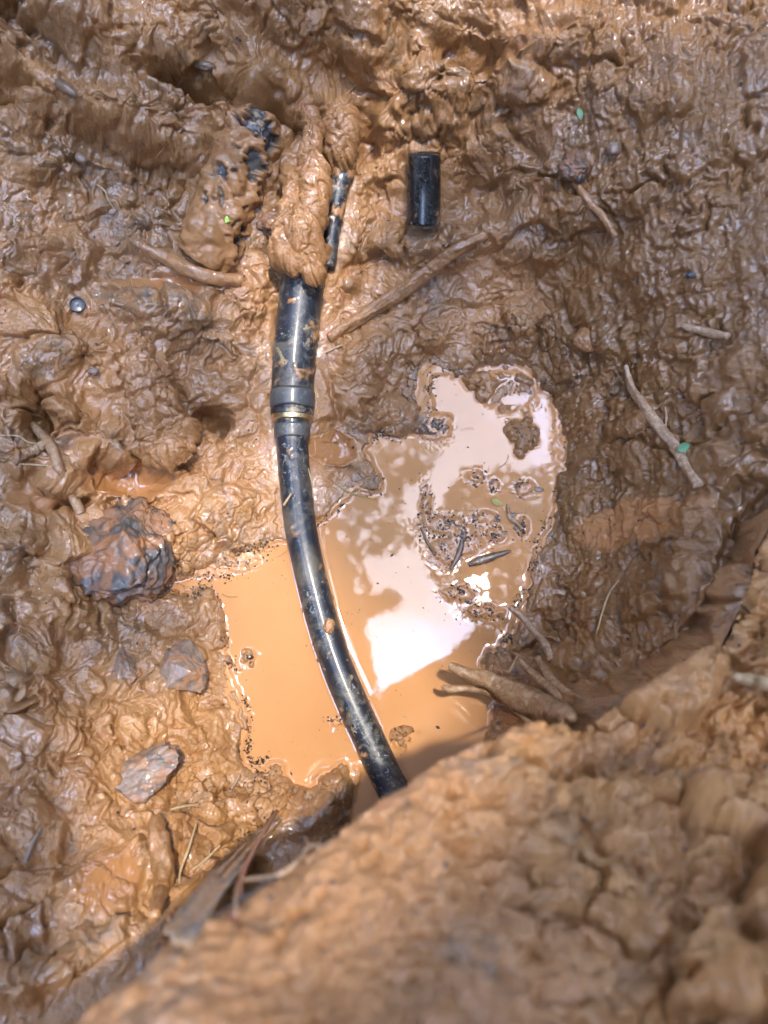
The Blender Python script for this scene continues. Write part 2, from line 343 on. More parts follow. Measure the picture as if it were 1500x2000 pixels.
# ------------------------------------------------------------------ materials
def nodes(name):
    m = bpy.data.materials.new(name); m.use_nodes = True
    t = m.node_tree; return m, t, t.nodes['Principled BSDF'], t.nodes.new, t.links.new
def tex(t, kind, scale, detail=4, vec=None, rough=.55, dist=0):
    n = t.nodes.new(kind); n.inputs['Scale'].default_value = scale
    if kind == 'ShaderNodeTexNoise':
        n.inputs['Detail'].default_value = detail; n.inputs['Roughness'].default_value = rough; n.inputs['Distortion'].default_value = dist
    if vec: t.links.new(vec, n.inputs['Vector'])
    return n
def mrange(t, src, a, b, c=0, d=1):
    n = t.nodes.new('ShaderNodeMapRange'); n.inputs[1].default_value = a; n.inputs[2].default_value = b
    n.inputs[3].default_value = c; n.inputs[4].default_value = d; t.links.new(src, n.inputs[0]); return n.outputs[0]
def mixc(t, fac, a, b):
    n = t.nodes.new('ShaderNodeMix'); n.data_type = 'RGBA'
    for s, v in ((n.inputs[6], a), (n.inputs[7], b)):
        if isinstance(v, tuple): s.default_value = (*v, 1)
        else: t.links.new(v, s)
    if isinstance(fac, float): n.inputs[0].default_value = fac
    else: t.links.new(fac, n.inputs[0])
    return n.outputs[2]
def math2(t, op, a, b=None):
    n = t.nodes.new('ShaderNodeMath'); n.operation = op; n.use_clamp = False
    for i, v in enumerate((a, b)):
        if v is None: continue
        if isinstance(v, (int, float)): n.inputs[i].default_value = v
        else: t.links.new(v, n.inputs[i])
    return n.outputs[0]

def mud_color(t, vec, grey=None, red=None):
    big = tex(t, 'ShaderNodeTexNoise', 9, 5, vec); mid = tex(t, 'ShaderNodeTexNoise', 45, 6, vec, .6, .4); sm = tex(t, 'ShaderNodeTexNoise', 240, 4, vec)
    c = mixc(t, mrange(t, big.outputs[0], .35, .65), (.27, .134, .046), (.395, .200, .080))
    c = mixc(t, mrange(t, mid.outputs[0], .45, .72), c, (.44, .225, .092))
    rn = tex(t, 'ShaderNodeTexNoise', 26, 5, vec, .6, .8)
    rf = mrange(t, rn.outputs[0], .60, .72, 0, .5)
    c = mixc(t, rf, c, (.33, .105, .048))
    c = mixc(t, mrange(t, sm.outputs[0], .56, .72, 0, .55), c, (.14, .070, .032))
    sm2 = tex(t, 'ShaderNodeTexNoise', 330, 3, vec); c = mixc(t, mrange(t, sm2.outputs[0], .60, .72, 0, .5), c, (.50, .30, .16))
    if grey is not None:
        gn = tex(t, 'ShaderNodeTexNoise', 60, 6, vec, .65, .5)
        gf = math2(t, 'MULTIPLY', grey, mrange(t, gn.outputs[0], .40, .58, 0, .85))
        c = mixc(t, gf, c, (.125, .110, .088))
        dn = tex(t, 'ShaderNodeTexNoise', 130, 4, vec, .6, .6)
        c = mixc(t, math2(t, 'MULTIPLY', grey, mrange(t, dn.outputs[0], .58, .66, 0, .7)), c, (.03, .032, .036))
    vo = tex(t, 'ShaderNodeTexVoronoi', 85, vec=vec)
    vn = tex(t, 'ShaderNodeTexNoise', 14, 3, vec)
    sp = math2(t, 'MULTIPLY', mrange(t, vo.outputs['Distance'], .18, .12), mrange(t, vn.outputs[0], .5, .62, 0, .7))
    c = mixc(t, sp, c, (.05, .045, .04))
    return c, mid, sm
def mud_material(name, attr=True, dry=0.0):
    m, t, b, NN, LL = nodes(name)
    g = NN('ShaderNodeNewGeometry'); vec = g.outputs['Position']
    grey = None; wetv = None
    if attr:
        a = NN('ShaderNodeAttribute'); a.attribute_name = 'masks'
        sp = NN('ShaderNodeSeparateColor'); LL(a.outputs['Color'], sp.inputs[0]); grey = sp.outputs[0]; wetv = sp.outputs[1]
    c, mid, sm = mud_color(t, vec, grey)
    if attr:
        c = mixc(t, math2(t, 'MULTIPLY', sp.outputs[2], .8), c, (.20, .098, .028))  # shade of the right and upper walls put into the colour as darker brown
        on = tex(t, 'ShaderNodeTexNoise', 30, 4, vec, .6, .5)
        c = mixc(t, math2(t, 'MULTIPLY', a.outputs['Alpha'], mrange(t, on.outputs[0], .38, .62, .1, .8)), c, (.56, .295, .10))
        c = mixc(t, wetv, c, (.40, .19, .070))
    LL(c, b.inputs['Base Color'])
    r = mrange(t, mid.outputs[0], .35, .7, .38+dry, .60+dry)
    if attr: 
        q = NN('ShaderNodeMix'); q.data_type = 'FLOAT'; LL(wetv, q.inputs[0]); LL(r, q.inputs[2]); q.inputs[3].default_value = .08; r = q.outputs[0]
    LL(r, b.inputs['Roughness'])
    b.inputs['Specular IOR Level'].default_value = .5
    b.inputs['Coat Weight'].default_value = 1.0 if dry < .1 else .35; b.inputs['Coat Roughness'].default_value = .05 if dry < .1 else .2; b.inputs['Coat IOR'].default_value = 1.65
    wn = tex(t, 'ShaderNodeTexNoise', 22, 5, vec, .6, .6); LL(mrange(t, wn.outputs[0], .40, .60, .18 if dry < .1 else .05, 1.0 if dry < .1 else .4), b.inputs['Coat Weight'])
    f1 = tex(t, 'ShaderNodeTexNoise', 420, 5, vec, .6); f2 = tex(t, 'ShaderNodeTexVoronoi', 320, vec=vec); f2.feature = 'SMOOTH_F1'
    h = math2(t, 'SUBTRACT', math2(t, 'MULTIPLY', f1.outputs[0], 1.0), math2(t, 'MULTIPLY', f2.outputs['Distance'], .5))
    bp = NN('ShaderNodeBump'); bp.inputs['Strength'].default_value = .6; bp.inputs['Distance'].default_value = .0022
    LL(h, bp.inputs['Height'])
    if attr:
        LL(mrange(t, wetv, 0, 1, .6, .02), bp.inputs['Strength'])
    LL(bp.outputs[0], b.inputs['Normal'])
    f3 = tex(t, 'ShaderNodeTexNoise', 210, 3, vec, .5); bc = NN('ShaderNodeBump'); bc.inputs['Strength'].default_value = .7; bc.inputs['Distance'].default_value = .0018
    LL(math2(t, 'ADD', f3.outputs[0], math2(t, 'MULTIPLY', f2.outputs['Distance'], -.35)), bc.inputs['Height']); LL(bc.outputs[0], b.inputs['Coat Normal'])
    if attr: LL(mrange(t, wetv, 0, 1, .7, .01), bc.inputs['Strength'])
    return m
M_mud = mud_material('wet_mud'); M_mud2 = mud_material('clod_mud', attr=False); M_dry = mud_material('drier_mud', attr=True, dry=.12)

def water_material():
    m, t, b, NN, LL = nodes('muddy_water')
    g = NN('ShaderNodeNewGeometry'); n1 = tex(t, 'ShaderNodeTexNoise', 5, 3, g.outputs['Position']); n2 = tex(t, 'ShaderNodeTexNoise', 26, 3, g.outputs['Position'], .5, 1.0)
    c = mixc(t, mrange(t, n1.outputs[0], .35, .65), (.50, .245, .098), (.55, .275, .112))
    c = mixc(t, mrange(t, n2.outputs[0], .5, .75, 0, .25), c, (.48, .29, .13))
    LL(c, b.inputs['Base Color']); b.inputs['Roughness'].default_value = .45; b.inputs['Specular IOR Level'].default_value = 0
    b.inputs['Coat Weight'].default_value = 1; b.inputs['Coat Roughness'].default_value = .012; b.inputs['Coat IOR'].default_value = 1.68
    bp = NN('ShaderNodeBump'); bp.inputs['Strength'].default_value = .03; bp.inputs['Distance'].default_value = .002
    n3 = tex(t, 'ShaderNodeTexNoise', 40, 2, g.outputs['Position']); LL(n3.outputs[0], bp.inputs['Height']); LL(bp.outputs[0], b.inputs['Coat Normal'])
    return m
M_water = water_material()

def plastic_material(name, base, rough, streak=.5, metal=0.0, mudcol=(.40, .27, .12)):
    m, t, b, NN, LL = nodes(name)
    g = NN('ShaderNodeNewGeometry'); vec = g.outputs['Position']
    a = NN('ShaderNodeAttribute'); a.attribute_name = 'masks'
    sp = NN('ShaderNodeSeparateColor'); LL(a.outputs['Color'], sp.inputs[0])
    n = tex(t, 'ShaderNodeTexNoise', 34, 6, vec, .62, 1.8); film = mrange(t, n.outputs[0], .50, .57, 0, 1)
    n2 = tex(t, 'ShaderNodeTexNoise', 150, 5, vec, .7, .8); sc_ = mrange(t, n2.outputs[0], .57, .65, 0, .8)
    n3 = tex(t, 'ShaderNodeTexNoise', 12, 3, vec, .5, .3); zone = mrange(t, n3.outputs[0], .36, .54, 0, 1)
    rd = tex(t, 'ShaderNodeTexNoise', 26, 4, vec, .55, 1.6); edge = math2(t, 'ABSOLUTE', math2(t, 'SUBTRACT', rd.outputs[0], .5))
    vein = mrange(t, edge, .016, .007, 0, 1)
    c = mixc(t, math2(t, 'MULTIPLY', math2(t, 'MULTIPLY', sc_, zone), streak), base, (.30, .31, .30))
    c = mixc(t, math2(t, 'MULTIPLY', math2(t, 'MULTIPLY', film, zone), streak*.42), c, (.17, .165, .13))
    pn = tex(t, 'ShaderNodeTexNoise', 30, 7, vec, .68, .5); patch = mrange(t, pn.outputs[0], .60, .625, 0, 1)
    pf = tex(t, 'ShaderNodeTexNoise', 17, 5, vec, .6, .9); thin = mrange(t, pf.outputs[0], .50, .66, 0, .55)
    c = mixc(t, math2(t, 'MULTIPLY', thin, streak), c, (.16, .135, .095))
    c = mixc(t, math2(t, 'MULTIPLY', patch, min(streak, 1.0)*.9), c, (.33, .25, .145))
    mc, _, _ = mud_color(t, vec)
    c = mixc(t, sp.outputs[0], c, mc)
    LL(c, b.inputs['Base Color'])
    fr = mrange(t, math2(t, 'ADD', math2(t, 'MULTIPLY', sc_, zone), sp.outputs[0]), 0, 1, rough, .5)
    LL(fr, b.inputs['Roughness']); b.inputs['Metallic'].default_value = metal
    b.inputs['Specular IOR Level'].default_value = .6
    b.inputs['Coat Weight'].default_value = .3; b.inputs['Coat Roughness'].default_value = .12
    bp = NN('ShaderNodeBump'); bp.inputs['Strength'].default_value = .5; bp.inputs['Distance'].default_value = .0008
    LL(math2(t, 'ADD', n2.outputs[0], math2(t, 'MULTIPLY', patch, .8)), bp.inputs['Height']); LL(bp.outputs[0], b.inputs['Normal'])
    return m
M_black = plastic_material('black_polythene', (.012, .015, .022), .42, 1.25)
M_stub = plastic_material('black_offcut_plastic', (.008, .009, .012), .27, .22)
M_band = plastic_material('scuffed_grey_rubber', (.065, .07, .075), .4, 1.0)
M_brass = plastic_material('brass', (.80, .62, .33), .28, .25, 1.0)

def simple_material(name, c1, c2, rough, scale=60, coat=.3, bump=.0008, stretch=None, speck=None):
    m, t, b, NN, LL = nodes(name)
    g = NN('ShaderNodeTexCoord'); vec = g.outputs['Object']
    n = tex(t, 'ShaderNodeTexNoise', scale, 6, vec, .65, .6)
    c = mixc(t, mrange(t, n.outputs[0], .38, .62), c1, c2)
    if speck:
        n2 = tex(t, 'ShaderNodeTexNoise', scale*1.3, 5, vec, .65, .5); c = mixc(t, mrange(t, n2.outputs[0], .49, .58, 0, .9), c, speck)
    LL(c, b.inputs['Base Color']); b.inputs['Roughness'].default_value = rough; b.inputs['Coat Weight'].default_value = coat; b.inputs['Coat Roughness'].default_value = .15
    bp = NN('ShaderNodeBump'); bp.inputs['Strength'].default_value = .8; bp.inputs['Distance'].default_value = bump
    n4 = tex(t, 'ShaderNodeTexNoise', scale*6, 5, vec, .65); LL(n4.outputs[0], bp.inputs['Height']); LL(bp.outputs[0], b.inputs['Normal'])
    return m
M_root = simple_material('muddy_root', (.40, .24, .12), (.27, .14, .06), .5, 120, .3, speck=(.46, .32, .19))
M_stick = simple_material('pale_stick', (.44, .29, .17), (.30, .17, .09), .6, 150, .1, speck=(.5, .37, .25))
M_palefibre = simple_material('pale_fibre', (.56, .42, .24), (.44, .30, .15), .55, 200, .1)
M_rock = simple_material('grey_rock', (.26, .175, .115), (.10, .085, .075), .5, 38, .5, .0012, speck=(.33, .165, .075))
M_rockred = simple_material('red_brown_clod', (.30, .135, .055), (.15, .10, .07), .5, 22, .35, .0025, speck=(.06, .06, .06))
M_dark = simple_material('dark_grit', (.018, .018, .02), (.05, .045, .04), .3, 200, .6)
M_cap = simple_material('dark_cap', (.012, .016, .024), (.03, .035, .045), .3, 60, .6)
M_green = simple_material('bright_leaf', (.26, .52, .06), (.36, .62, .10), .4, 60, .4)
M_green2 = simple_material('dull_leaf', (.10, .25, .12), (.15, .32, .16), .45, 60, .3)
M_yellow = simple_material('yellow_leaf', (.42, .33, .05), (.30, .24, .05), .45, 60, .4)
M_redroot = simple_material('red_root', (.18, .03, .035), (.10, .03, .05), .4, 90, .5)
M_greywood = simple_material('grey_splintered_wood', (.30, .26, .20), (.42, .27, .14), .5, 45, .3, .002, speck=(.16, .17, .18))
M_driftwood = simple_material('wet_bark', (.10, .065, .035), (.20, .12, .06), .35, 120, .7, .001)
M_canopy = simple_material('tree_leaf', (.04, .09, .02), (.06, .12, .03), .5, 8, .1)
M_bark = simple_material('tree_bark', (.12, .09, .06), (.08, .06, .04), .8, 12, 0, .01)
M_blocker = simple_material('dark_blocker_sheet', (.20, .17, .15), (.14, .11, .09), .6, 6, 0, .001)
M_post = simple_material('timber_post', (.22, .15, .09), (.15, .10, .06), .7, 8, 0, .002)

# ------------------------------------------------------------------ build terrain meshes
def tag(o, label=None, cat=None, group=None, kind=None):
    if label: o['label'] = label
    if cat: o['category'] = cat
    if group: o['group'] = group
    if kind: o['kind'] = kind
    return o
def link(name, me, mat=None, parent=None):
    o = bpy.data.objects.new(name, me); COL.objects.link(o)
    if mat is not None and not me.materials: me.materials.append(mat)
    if parent: o.parent = parent
    return o
def grid_mesh(name, V, idx_faces, masks=None, smooth=True):
    used = np.zeros(len(V), bool); used[idx_faces.ravel()] = True
    remap = np.cumsum(used)-1
    v = V[used].astype(F); f = remap[idx_faces].astype(np.int32)
    me = bpy.data.meshes.new(name)
    me.vertices.add(len(v)); me.vertices.foreach_set('co', v.ravel())
    me.loops.add(f.size); me.loops.foreach_set('vertex_index', f.ravel())
    me.polygons.add(len(f)); me.polygons.foreach_set('loop_start', np.arange(0, f.size, 4, dtype=np.int32))
    me.update(calc_edges=True)
    if smooth: me.polygons.foreach_set('use_smooth', np.ones(len(f), bool))
    if masks is not None:
        a = me.attributes.new('masks', 'FLOAT_COLOR', 'POINT'); a.data.foreach_set('color', masks[used].astype(F).ravel())
    me.validate(); return me
V = np.stack([PX, PY, PZ], -1).reshape(-1, 3)
ii = np.arange(NX*NY).reshape(NY, NX)
Q = np.stack([ii[:-1, :-1], ii[:-1, 1:], ii[1:, 1:], ii[1:, :-1]], -1).reshape(-1, 4)
def pxblob(lst):
    g = np.zeros_like(PZ)
    for u, v, z, rx, ry, rot, s in lst:
        c = at(u, v, zf(z) if z < .45 else z*.75); k = mpp(c); a = math.radians(rot); dx = GX-c[0]; dy = GY-c[1]
        p = (dx*math.cos(a)-dy*math.sin(a))/(rx*k); q = (dx*math.sin(a)+dy*math.cos(a))/(ry*k)
        g = np.maximum(g, s*np.exp(-(p*p+q*q)))
    return g
grey = pxblob([(120,350,.2,190,55,5,1),(250,430,.17,150,60,15,.9),(60,430,.2,120,50,0,.7),(300,590,.11,150,50,10,1),(400,640,.08,70,60,0,.8),(500,700,.05,60,90,0,.5),(860,200,.2,90,40,0,.8),(820,60,.3,60,50,0,.9),
  (560,60,.3,50,50,0,.6),(650,40,.3,60,50,0,.7),(520,480,.09,60,40,0,1),(820,470,.07,80,40,0,.8),(1010,200,.25,50,60,0,.6),(240,1290,.05,60,50,0,.6),(240,1330,.05,40,40,0,.7),(100,100,.38,90,30,10,.6),
  (640,1580,.03,60,70,0,.9),(1180,990,.12,50,60,0,.5),(830,830,0,60,40,0,.8),(1100,1000,.02,25,140,10,.6),(190,1830,.33,60,50,0,.9),(1220,1700,.6,70,60,0,1),(1290,1800,.65,50,80,0,1),(880,1620,.52,60,40,0,.7),(440,1080,.02,80,35,0,.6),(1180,1380,.33,60,20,-25,.7)])
shoregrey = np.exp(-np.abs(sw-.004)/.006)*.55*(lm < .5)
grey = np.maximum(grey, shoregrey*1.3); grey = np.maximum(grey, 1.15*sstep(.25, .6, deb)*(sw < .003)); grey = np.maximum(grey, .62*sstep(.24, .6, fbm(UX*10, UY*10, 191, 4)))
ochre = np.maximum(crumb*lm*.9, .25*sstep(-.02, -.25, GX)*sstep(.12, -.1, GY)*(1-lm)+.22*(1-lm)*sstep(.2, -.1, GX))
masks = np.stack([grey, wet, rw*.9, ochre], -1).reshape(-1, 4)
fl = lm.reshape(-1)[Q].max(1) > .5
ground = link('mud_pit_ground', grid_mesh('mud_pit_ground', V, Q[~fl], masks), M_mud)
tag(ground, 'wet orange brown mud lining the pit around the puddle', kind='structure')
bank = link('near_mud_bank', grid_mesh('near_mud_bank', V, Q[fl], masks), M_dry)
tag(bank, 'drier tan soil of the near bank, out of focus across the lower right', kind='structure')

# water with a meniscus where it meets mud
wy0, wy1 = np.searchsorted(YS, -.46), np.searchsorted(YS, .30); wx0, wx1 = np.searchsorted(XS, -.40), np.searchsorted(XS, .32)
sub = (slice(wy0, wy1), slice(wx0, wx1))
dep = -PZ[sub]
def blur(A, n):
    for _ in range(n):
        A = (A + np.roll(A, 1, 0) + np.roll(A, -1, 0) + np.roll(A, 1, 1) + np.roll(A, -1, 1))/5
    return A
land = (dep < 0).astype(float)
men = blur(land, 14)
ds = deb[sub]
d_, _z = line_d([p[:3] for p in main3[11:]], GX[sub], GY[sub])
WZ = .0000 + .0040*np.clip(men*1.25, 0, 1)**1.3 + .0008*np.exp(-np.maximum(d_-.021, 0)/.0022) + .0011*ds*fbm(GX[sub]*120, GY[sub]*120, 161, 2)
Vw = np.stack([GX[sub], GY[sub], WZ], -1).reshape(-1, 3)
ny, nx = WZ.shape; jj = np.arange(nx*ny).reshape(ny, nx)
Qw = np.stack([jj[:-1, :-1], jj[:-1, 1:], jj[1:, 1:], jj[1:, :-1]], -1).reshape(-1, 4)
keep = (dep.reshape(-1)[Qw].max(1) > -.006) & (SD_w[sub].reshape(-1)[Qw].min(1) < .02) & (SD_foot[sub].reshape(-1)[Qw].min(1) > -.003)
water = link('puddle_water', grid_mesh('puddle_water', Vw, Qw[keep]), M_water)
tag(water, 'opaque orange puddle water mirroring pale sky', kind='structure')

# ------------------------------------------------------------------ placing helpers
def _lk(A, x, y):
    i = min(max(np.searchsorted(XS, x)-1, 0), NX-2); j = min(max(np.searchsorted(YS, y)-1, 0), NY-2)
    return A[j, i], i, j
def hgt(x, y):
    if _lk(SD_lip, x, y)[0] < -.001: return float(_lk(PZ, x-ON[0]*OVER, y-ON[1]*OVER)[0])
    sdv, i, j = _lk(sw, x, y)
    return float(max(PZ[j, i], PZ[j+1, i+1], PZ[j, i+1], PZ[j+1, i], 0 if sdv < 0 else -1))
def hit(u, v, up=0.0):
    d = ray(u, v); t = .25; step = .0025
    while t < 1.8:
        p = CAM+d*t
        if p[2] <= hgt(p[0], p[1])+up: break
        t += step
    return CAM+d*t
def smooth_path(pts, n):
    P = np.array(pts, float); m = len(P); out = []
    T = np.linspace(0, m-1.0001, n)
    for t in T:
        i = int(t); f = t-i; p0 = P[max(i-1, 0)]; p1 = P[i]; p2 = P[min(i+1, m-1)]; p3 = P[min(i+2, m-1)]
        out.append(.5*((2*p1)+(-p0+p2)*f+(2*p0-5*p1+4*p2-p3)*f*f+(-p0+3*p1-3*p2+p3)*f**3))
    return np.array(out)
def tube_mesh(name, pts, n, seg, disp=None, flat=1.0, hollow=0, caps=True, mudfn=None):
    """pts: (x,y,z,r); disp(s, ang, P)->relative radius change"""
    S = smooth_path(pts, n); C = S[:, :3]; R = S[:, 3]
    T = np.gradient(C, axis=0); T /= np.linalg.norm(T, axis=1)[:, None]+1e-12
    up = np.array([0, 0, 1.0]); verts = []; masks = []
    for i in range(n):
        t = T[i]; a = np.cross(up, t); a = a/(np.linalg.norm(a)+1e-9) if np.linalg.norm(a) > 1e-3 else np.array([1., 0, 0]); b = np.cross(t, a)
        for k in range(seg):
            an = 2*math.pi*k/seg; dv = a*math.cos(an)+b*math.sin(an)*flat
            r = R[i]; mk = 0
            if disp is not None: r = r + disp(i/(n-1), an, C[i]+dv*R[i], R[i])
            if mudfn is not None:
                mk, th = mudfn(i/(n-1), an, C[i]+dv*R[i]); r = r+th
            verts.append(C[i]+dv*r); masks.append((mk, 0, 0, 1))
    faces = [(i*seg+k, i*seg+(k+1) % seg, (i+1)*seg+(k+1) % seg, (i+1)*seg+k) for i in range(n-1) for k in range(seg)]
    if hollow:
        base = len(verts)
        for (i, s) in ((n-1, 0), (n-1, 1)):
            t = T[i]
            for k in range(seg):
                p = np.array(verts[(n-1)*seg+k]); c = C[i]; q = c+(p-c)*(1-hollow)-(t*R[i]*1.4 if s else 0)
                verts.append(q); masks.append((0, 0, 0, 1))
        for k in range(seg):
            k2 = (k+1) % seg
            faces.append(((n-1)*seg+k, (n-1)*seg+k2, base+k2, base+k)); faces.append((base+k, base+k2, base+seg+k2, base+seg+k))
        c0 = len(verts); verts.append(C[-1]-T[-1]*R[-1]*1.4); masks.append((0, 0, 0, 1))
        for k in range(seg): faces.append((base+seg+k, base+seg+(k+1) % seg, c0))
        caps = 'start'
    if caps:
        c0 = len(verts); verts.append(C[0]-T[0]*R[0]*.15); masks.append(masks[0])
        for k in range(seg): faces.append(((k+1) % seg, k, c0))
        if caps is True:
            c1 = len(verts); verts.append(C[-1]+T[-1]*R[-1]*.15); masks.append(masks[-2])
            for k in range(seg): faces.append(((n-1)*seg+k, (n-1)*seg+(k+1) % seg, c1))
    me = bpy.data.meshes.new(name); me.from_pydata([tuple(v) for v in verts], [], faces)
    me.polygons.foreach_set('use_smooth', np.ones(len(faces), bool))
    at_ = me.attributes.new('masks', 'FLOAT_COLOR', 'POINT'); at_.data.foreach_set('color', np.array(masks, F).ravel())
    me.update(); return me
def nz(p, s, o=0): return mn.noise(Vector((p[0]*s+o, p[1]*s-o, p[2]*s+o*.5)))
def rough_disp(a, s, seed=0):
    def f(t, an, P, R):
        c, d = math.cos(an), math.sin(an)
        return R*a*(.8*nz((c*.8, d*.8, t*5), 1.0, seed) + .55*nz((c*2.2, d*2.2, t*7), 1.0, seed+3) + .35*nz((c*5, d*5, t*16), 1.0, seed+5) + .35*nz(P, s*2, seed+7))
    return f
def px_line(pts, up=.0, follow=True):
    """pts (u,v,rpx,lift) laid on the ground"""
    r = []
    for u, v, rp, lf in pts:
        p = hit(u, v); p = p + np.array([0, 0, lf]); r.append((*p, rp*mpp(p)))
    return r
def empty(name, loc):
    e = bpy.data.objects.new(name, None); e.empty_display_size = .02; COL.objects.link(e); e.location = loc; return e
def part(name, me, mat, root):
    o = link(name, me, mat); o.parent = root; o.matrix_parent_inverse = Matrix.Translation(root.location).inverted(); return o
def stick(name, pts, label, cat, mat, n=60, seg=12, rough=.35, s=180, group=None, seed=0):
    L3 = px_line(pts)
    o = link(name, tube_mesh(name, L3, n, seg, rough_disp(rough, s, seed)), mat); tag(o, label, cat, group); return o
def clod_mesh(name, c, rx, ry, rz, rot, amp, s, seed, sub=5, facet=0):
    bm = bmesh.new(); bmesh.ops.create_icosphere(bm, subdivisions=sub, radius=1)
    R = Matrix.Rotation(rot, 3, 'Z')
    planes = [Vector((random.Random(seed*31+i).uniform(-1, 1), random.Random(seed*17+i).uniform(-1, 1), random.Random(seed*13+i).uniform(-.2, 1))).normalized() for i in range(7)]
    for v in bm.verts:
        p = v.co.copy()
        if facet:
            for pl in planes:
                dd = p.dot(pl)
                if dd > facet: p -= pl*(dd-facet)
        q = p*s
        k = 1 + amp*(mn.noise(q+Vector((seed, 0, 0))) + .6*abs(mn.noise(q*2.1+Vector((0, seed, 0)))) + .3*mn.noise(q*4.7) + .22*abs(mn.noise(q*9)) + .1*mn.noise(q*19))
        p = Vector((p.x*rx, p.y*ry, p.z*rz))*k
        v.co = R @ p + Vector(c)
    me = bpy.data.meshes.new(name); bm.to_mesh(me); bm.free()
    me.polygons.foreach_set('use_smooth', np.ones(len(me.polygons), bool)); me.update(); return me
def clod(name, u, v, rx, ry, rzr, rot, label, cat, mat, amp=.35, s=1.6, seed=1, sink=.3, sub=5, facet=0, group=None):
    p = hit(u, v); k = mpp(p); rz = min(rx, ry)*k*rzr
    c = (0, 0, 0)
    o = link(name, clod_mesh(name, c, rx*k, ry*k, rz, math.radians(rot), amp, s, seed, sub, facet), mat)
    o.location = p+np.array([0, 0, rz*(1-2*sink)]); tag(o, label, cat, group); return o

# ------------------------------------------------------------------ main water pipe
root = empty('water_pipe', main3[7][:3])
tag(root, 'long curved black water pipe with grey collar and brass ring lying through the puddle', 'pipe')
def seg_of(i0, i1): return main3[i0:i1+1]
def patchmud(bias, s, thick, top=0):
    def f(t, an, P):
        n = nz(P, s, 2)+.6*nz(P, s*2.7, 5)+.4*nz(P, s*6, 9)+bias(t, an, P)
        m = min(max((n-.0)/.22, 0), 1); m = m*m*(3-2*m)
        return m, m*thick*(.35+1.5*abs(nz(P, s*1.1, 11))+.35*abs(nz(P, s*4, 3)))
    return f
up = seg_of(0, 6)
part('upper_pipe', tube_mesh('upper_pipe', up, 110, 56, mudfn=patchmud(lambda t, an, P: -.42+(.75 if t < .1 else 0)+max(0, .30-t*.8), 38, .0022)), M_black, root)
def ring(name, u0, v0, z0, u1, v1, z1, rpx, mat, bev=.12, gap=0):
    a = at(u0, v0, z0); b = at(u1, v1, z1); r = rpx*mpp(a)
    pts = []
    for t, k in ((0, .93), (.06, .985), (.15, 1), (.5, 1.0), (.85, 1), (.94, .985), (1, .93)):
        p = a+(b-a)*t; pts.append((*p, r*k))
    return part(name, tube_mesh(name, pts, 25, 64), mat, root)
ring('grey_collar', 571.5, 764, .0535, 570.8, 798, .0505, 44, M_band)
ring('groove', 570.8, 795, .0508, 570.6, 803, .0497, 39, M_black)
ring('black_ring', 570.6, 801, .0500, 570.5, 811, .0487, 42, M_black)
ring('brass_ring', 570.5, 810, .0487, 570.4, 823, .0476, 39.5, M_brass)
ring('groove', 570.4, 820, .0478, 570.5, 832, .0468, 33, M_black)
ring('lower_collar', 570.5, 830, .0468, 570.6, 856, .0442, 35.5, M_band)
low = [(*at(570.5, 850, .0446), 31.3*mpp(at(570.5, 850, .0446)))]+seg_of(9, 24)
part('lower_pipe', tube_mesh('lower_pipe', low, 260, 56, mudfn=patchmud(lambda t, an, P: -.62, 45, .0016)), M_black, root)

# muddy pipe, upper left
o = link('muddy_pipe', tube_mesh('muddy_pipe', muddy3, 150, 90, mudfn=patchmud(lambda t, an, P: .10+.55*t+(.25 if math.sin(an) < .1 else 0)+max(0, .5-t*5), 34, .0105), hollow=0), M_black)
tag(o, 'thick black pipe smeared with mud sticking out of the upper left wall', 'pipe')
# clean offcut
o = link('pipe_end', tube_mesh('pipe_end', off3, 60, 64, mudfn=patchmud(lambda t, an, P: -.95+.3*t, 60, .0005)), M_stub)
tag(o, 'short clean black pipe end jutting from the mud wall above the puddle', 'pipe')
# thin pipe next to it
o = link('thin_pipe', tube_mesh('thin_pipe', thin3, 60, 40, mudfn=patchmud(lambda t, an, P: -.25+max(0, .5-t*1.2), 50, .003)), M_black)
tag(o, 'thin black pipe half hidden right of the mud crusted root', 'pipe')

# mud-crusted root over the top of the main pipe
mc = [(598,200,.165,14),(604,250,.164,24),(612,300,.160,34),(613,350,.155,42),(608,400,.150,44),(600,450,.142,48),(602,490,.132,46),(608,530,.124,32),(612,548,.118,16)]
L3 = [(*at(u, v, z), r*mpp(at(u, v, z))) for u, v, z, r in mc]
def mud_tube(name, L3, n, seg, flat=1.0, k=1.0, seed=0):
    me = tube_mesh(name, L3, n, seg, flat=flat)
    co = np.empty(len(me.vertices)*3, F); me.vertices.foreach_get('co', co); co = co.reshape(-1, 3)
    nr = np.empty(len(me.vertices)*3, F); me.vertices.foreach_get('normal', nr); nr = nr.reshape(-1, 3)
    x = (co[:, 0]+.35*co[:, 2]+seed*.37); y = (co[:, 1]-.5*co[:, 2]+seed*.21)
    x = x+.006*fbm(x*40, y*40, 11, 3); y = y+.006*fbm(x*40, y*40, 14, 3)
    def bb(s, sd):
        a, b, i = worley(x*s, y*s, sd); return np.sqrt(np.maximum(1-(a/(.55+.5*i))**2, 0)+.02)*(.25+i)*sstep(0, .22, b-a)**.5
    d = k*(.009*bb(42, 72)+.0060*bb(80, 5)+.0026*bb(150, 73)+.0008*bb(300, 74)+.003*np.abs(fbm(x*40, y*40, 81, 2))+.008*fbm(x*22, y*22, 87, 2)-.006)
    co += nr*d[:, None]; me.vertices.foreach_set('co', co.ravel()); me.update(); return me
def crust(t, an, P, R): return R*(.34*nz(P, 32, 3)+.34*abs(nz(P, 60, 8))+.14*abs(nz(P, 130, 2))+.04*nz(P, 300, 5)-.1)
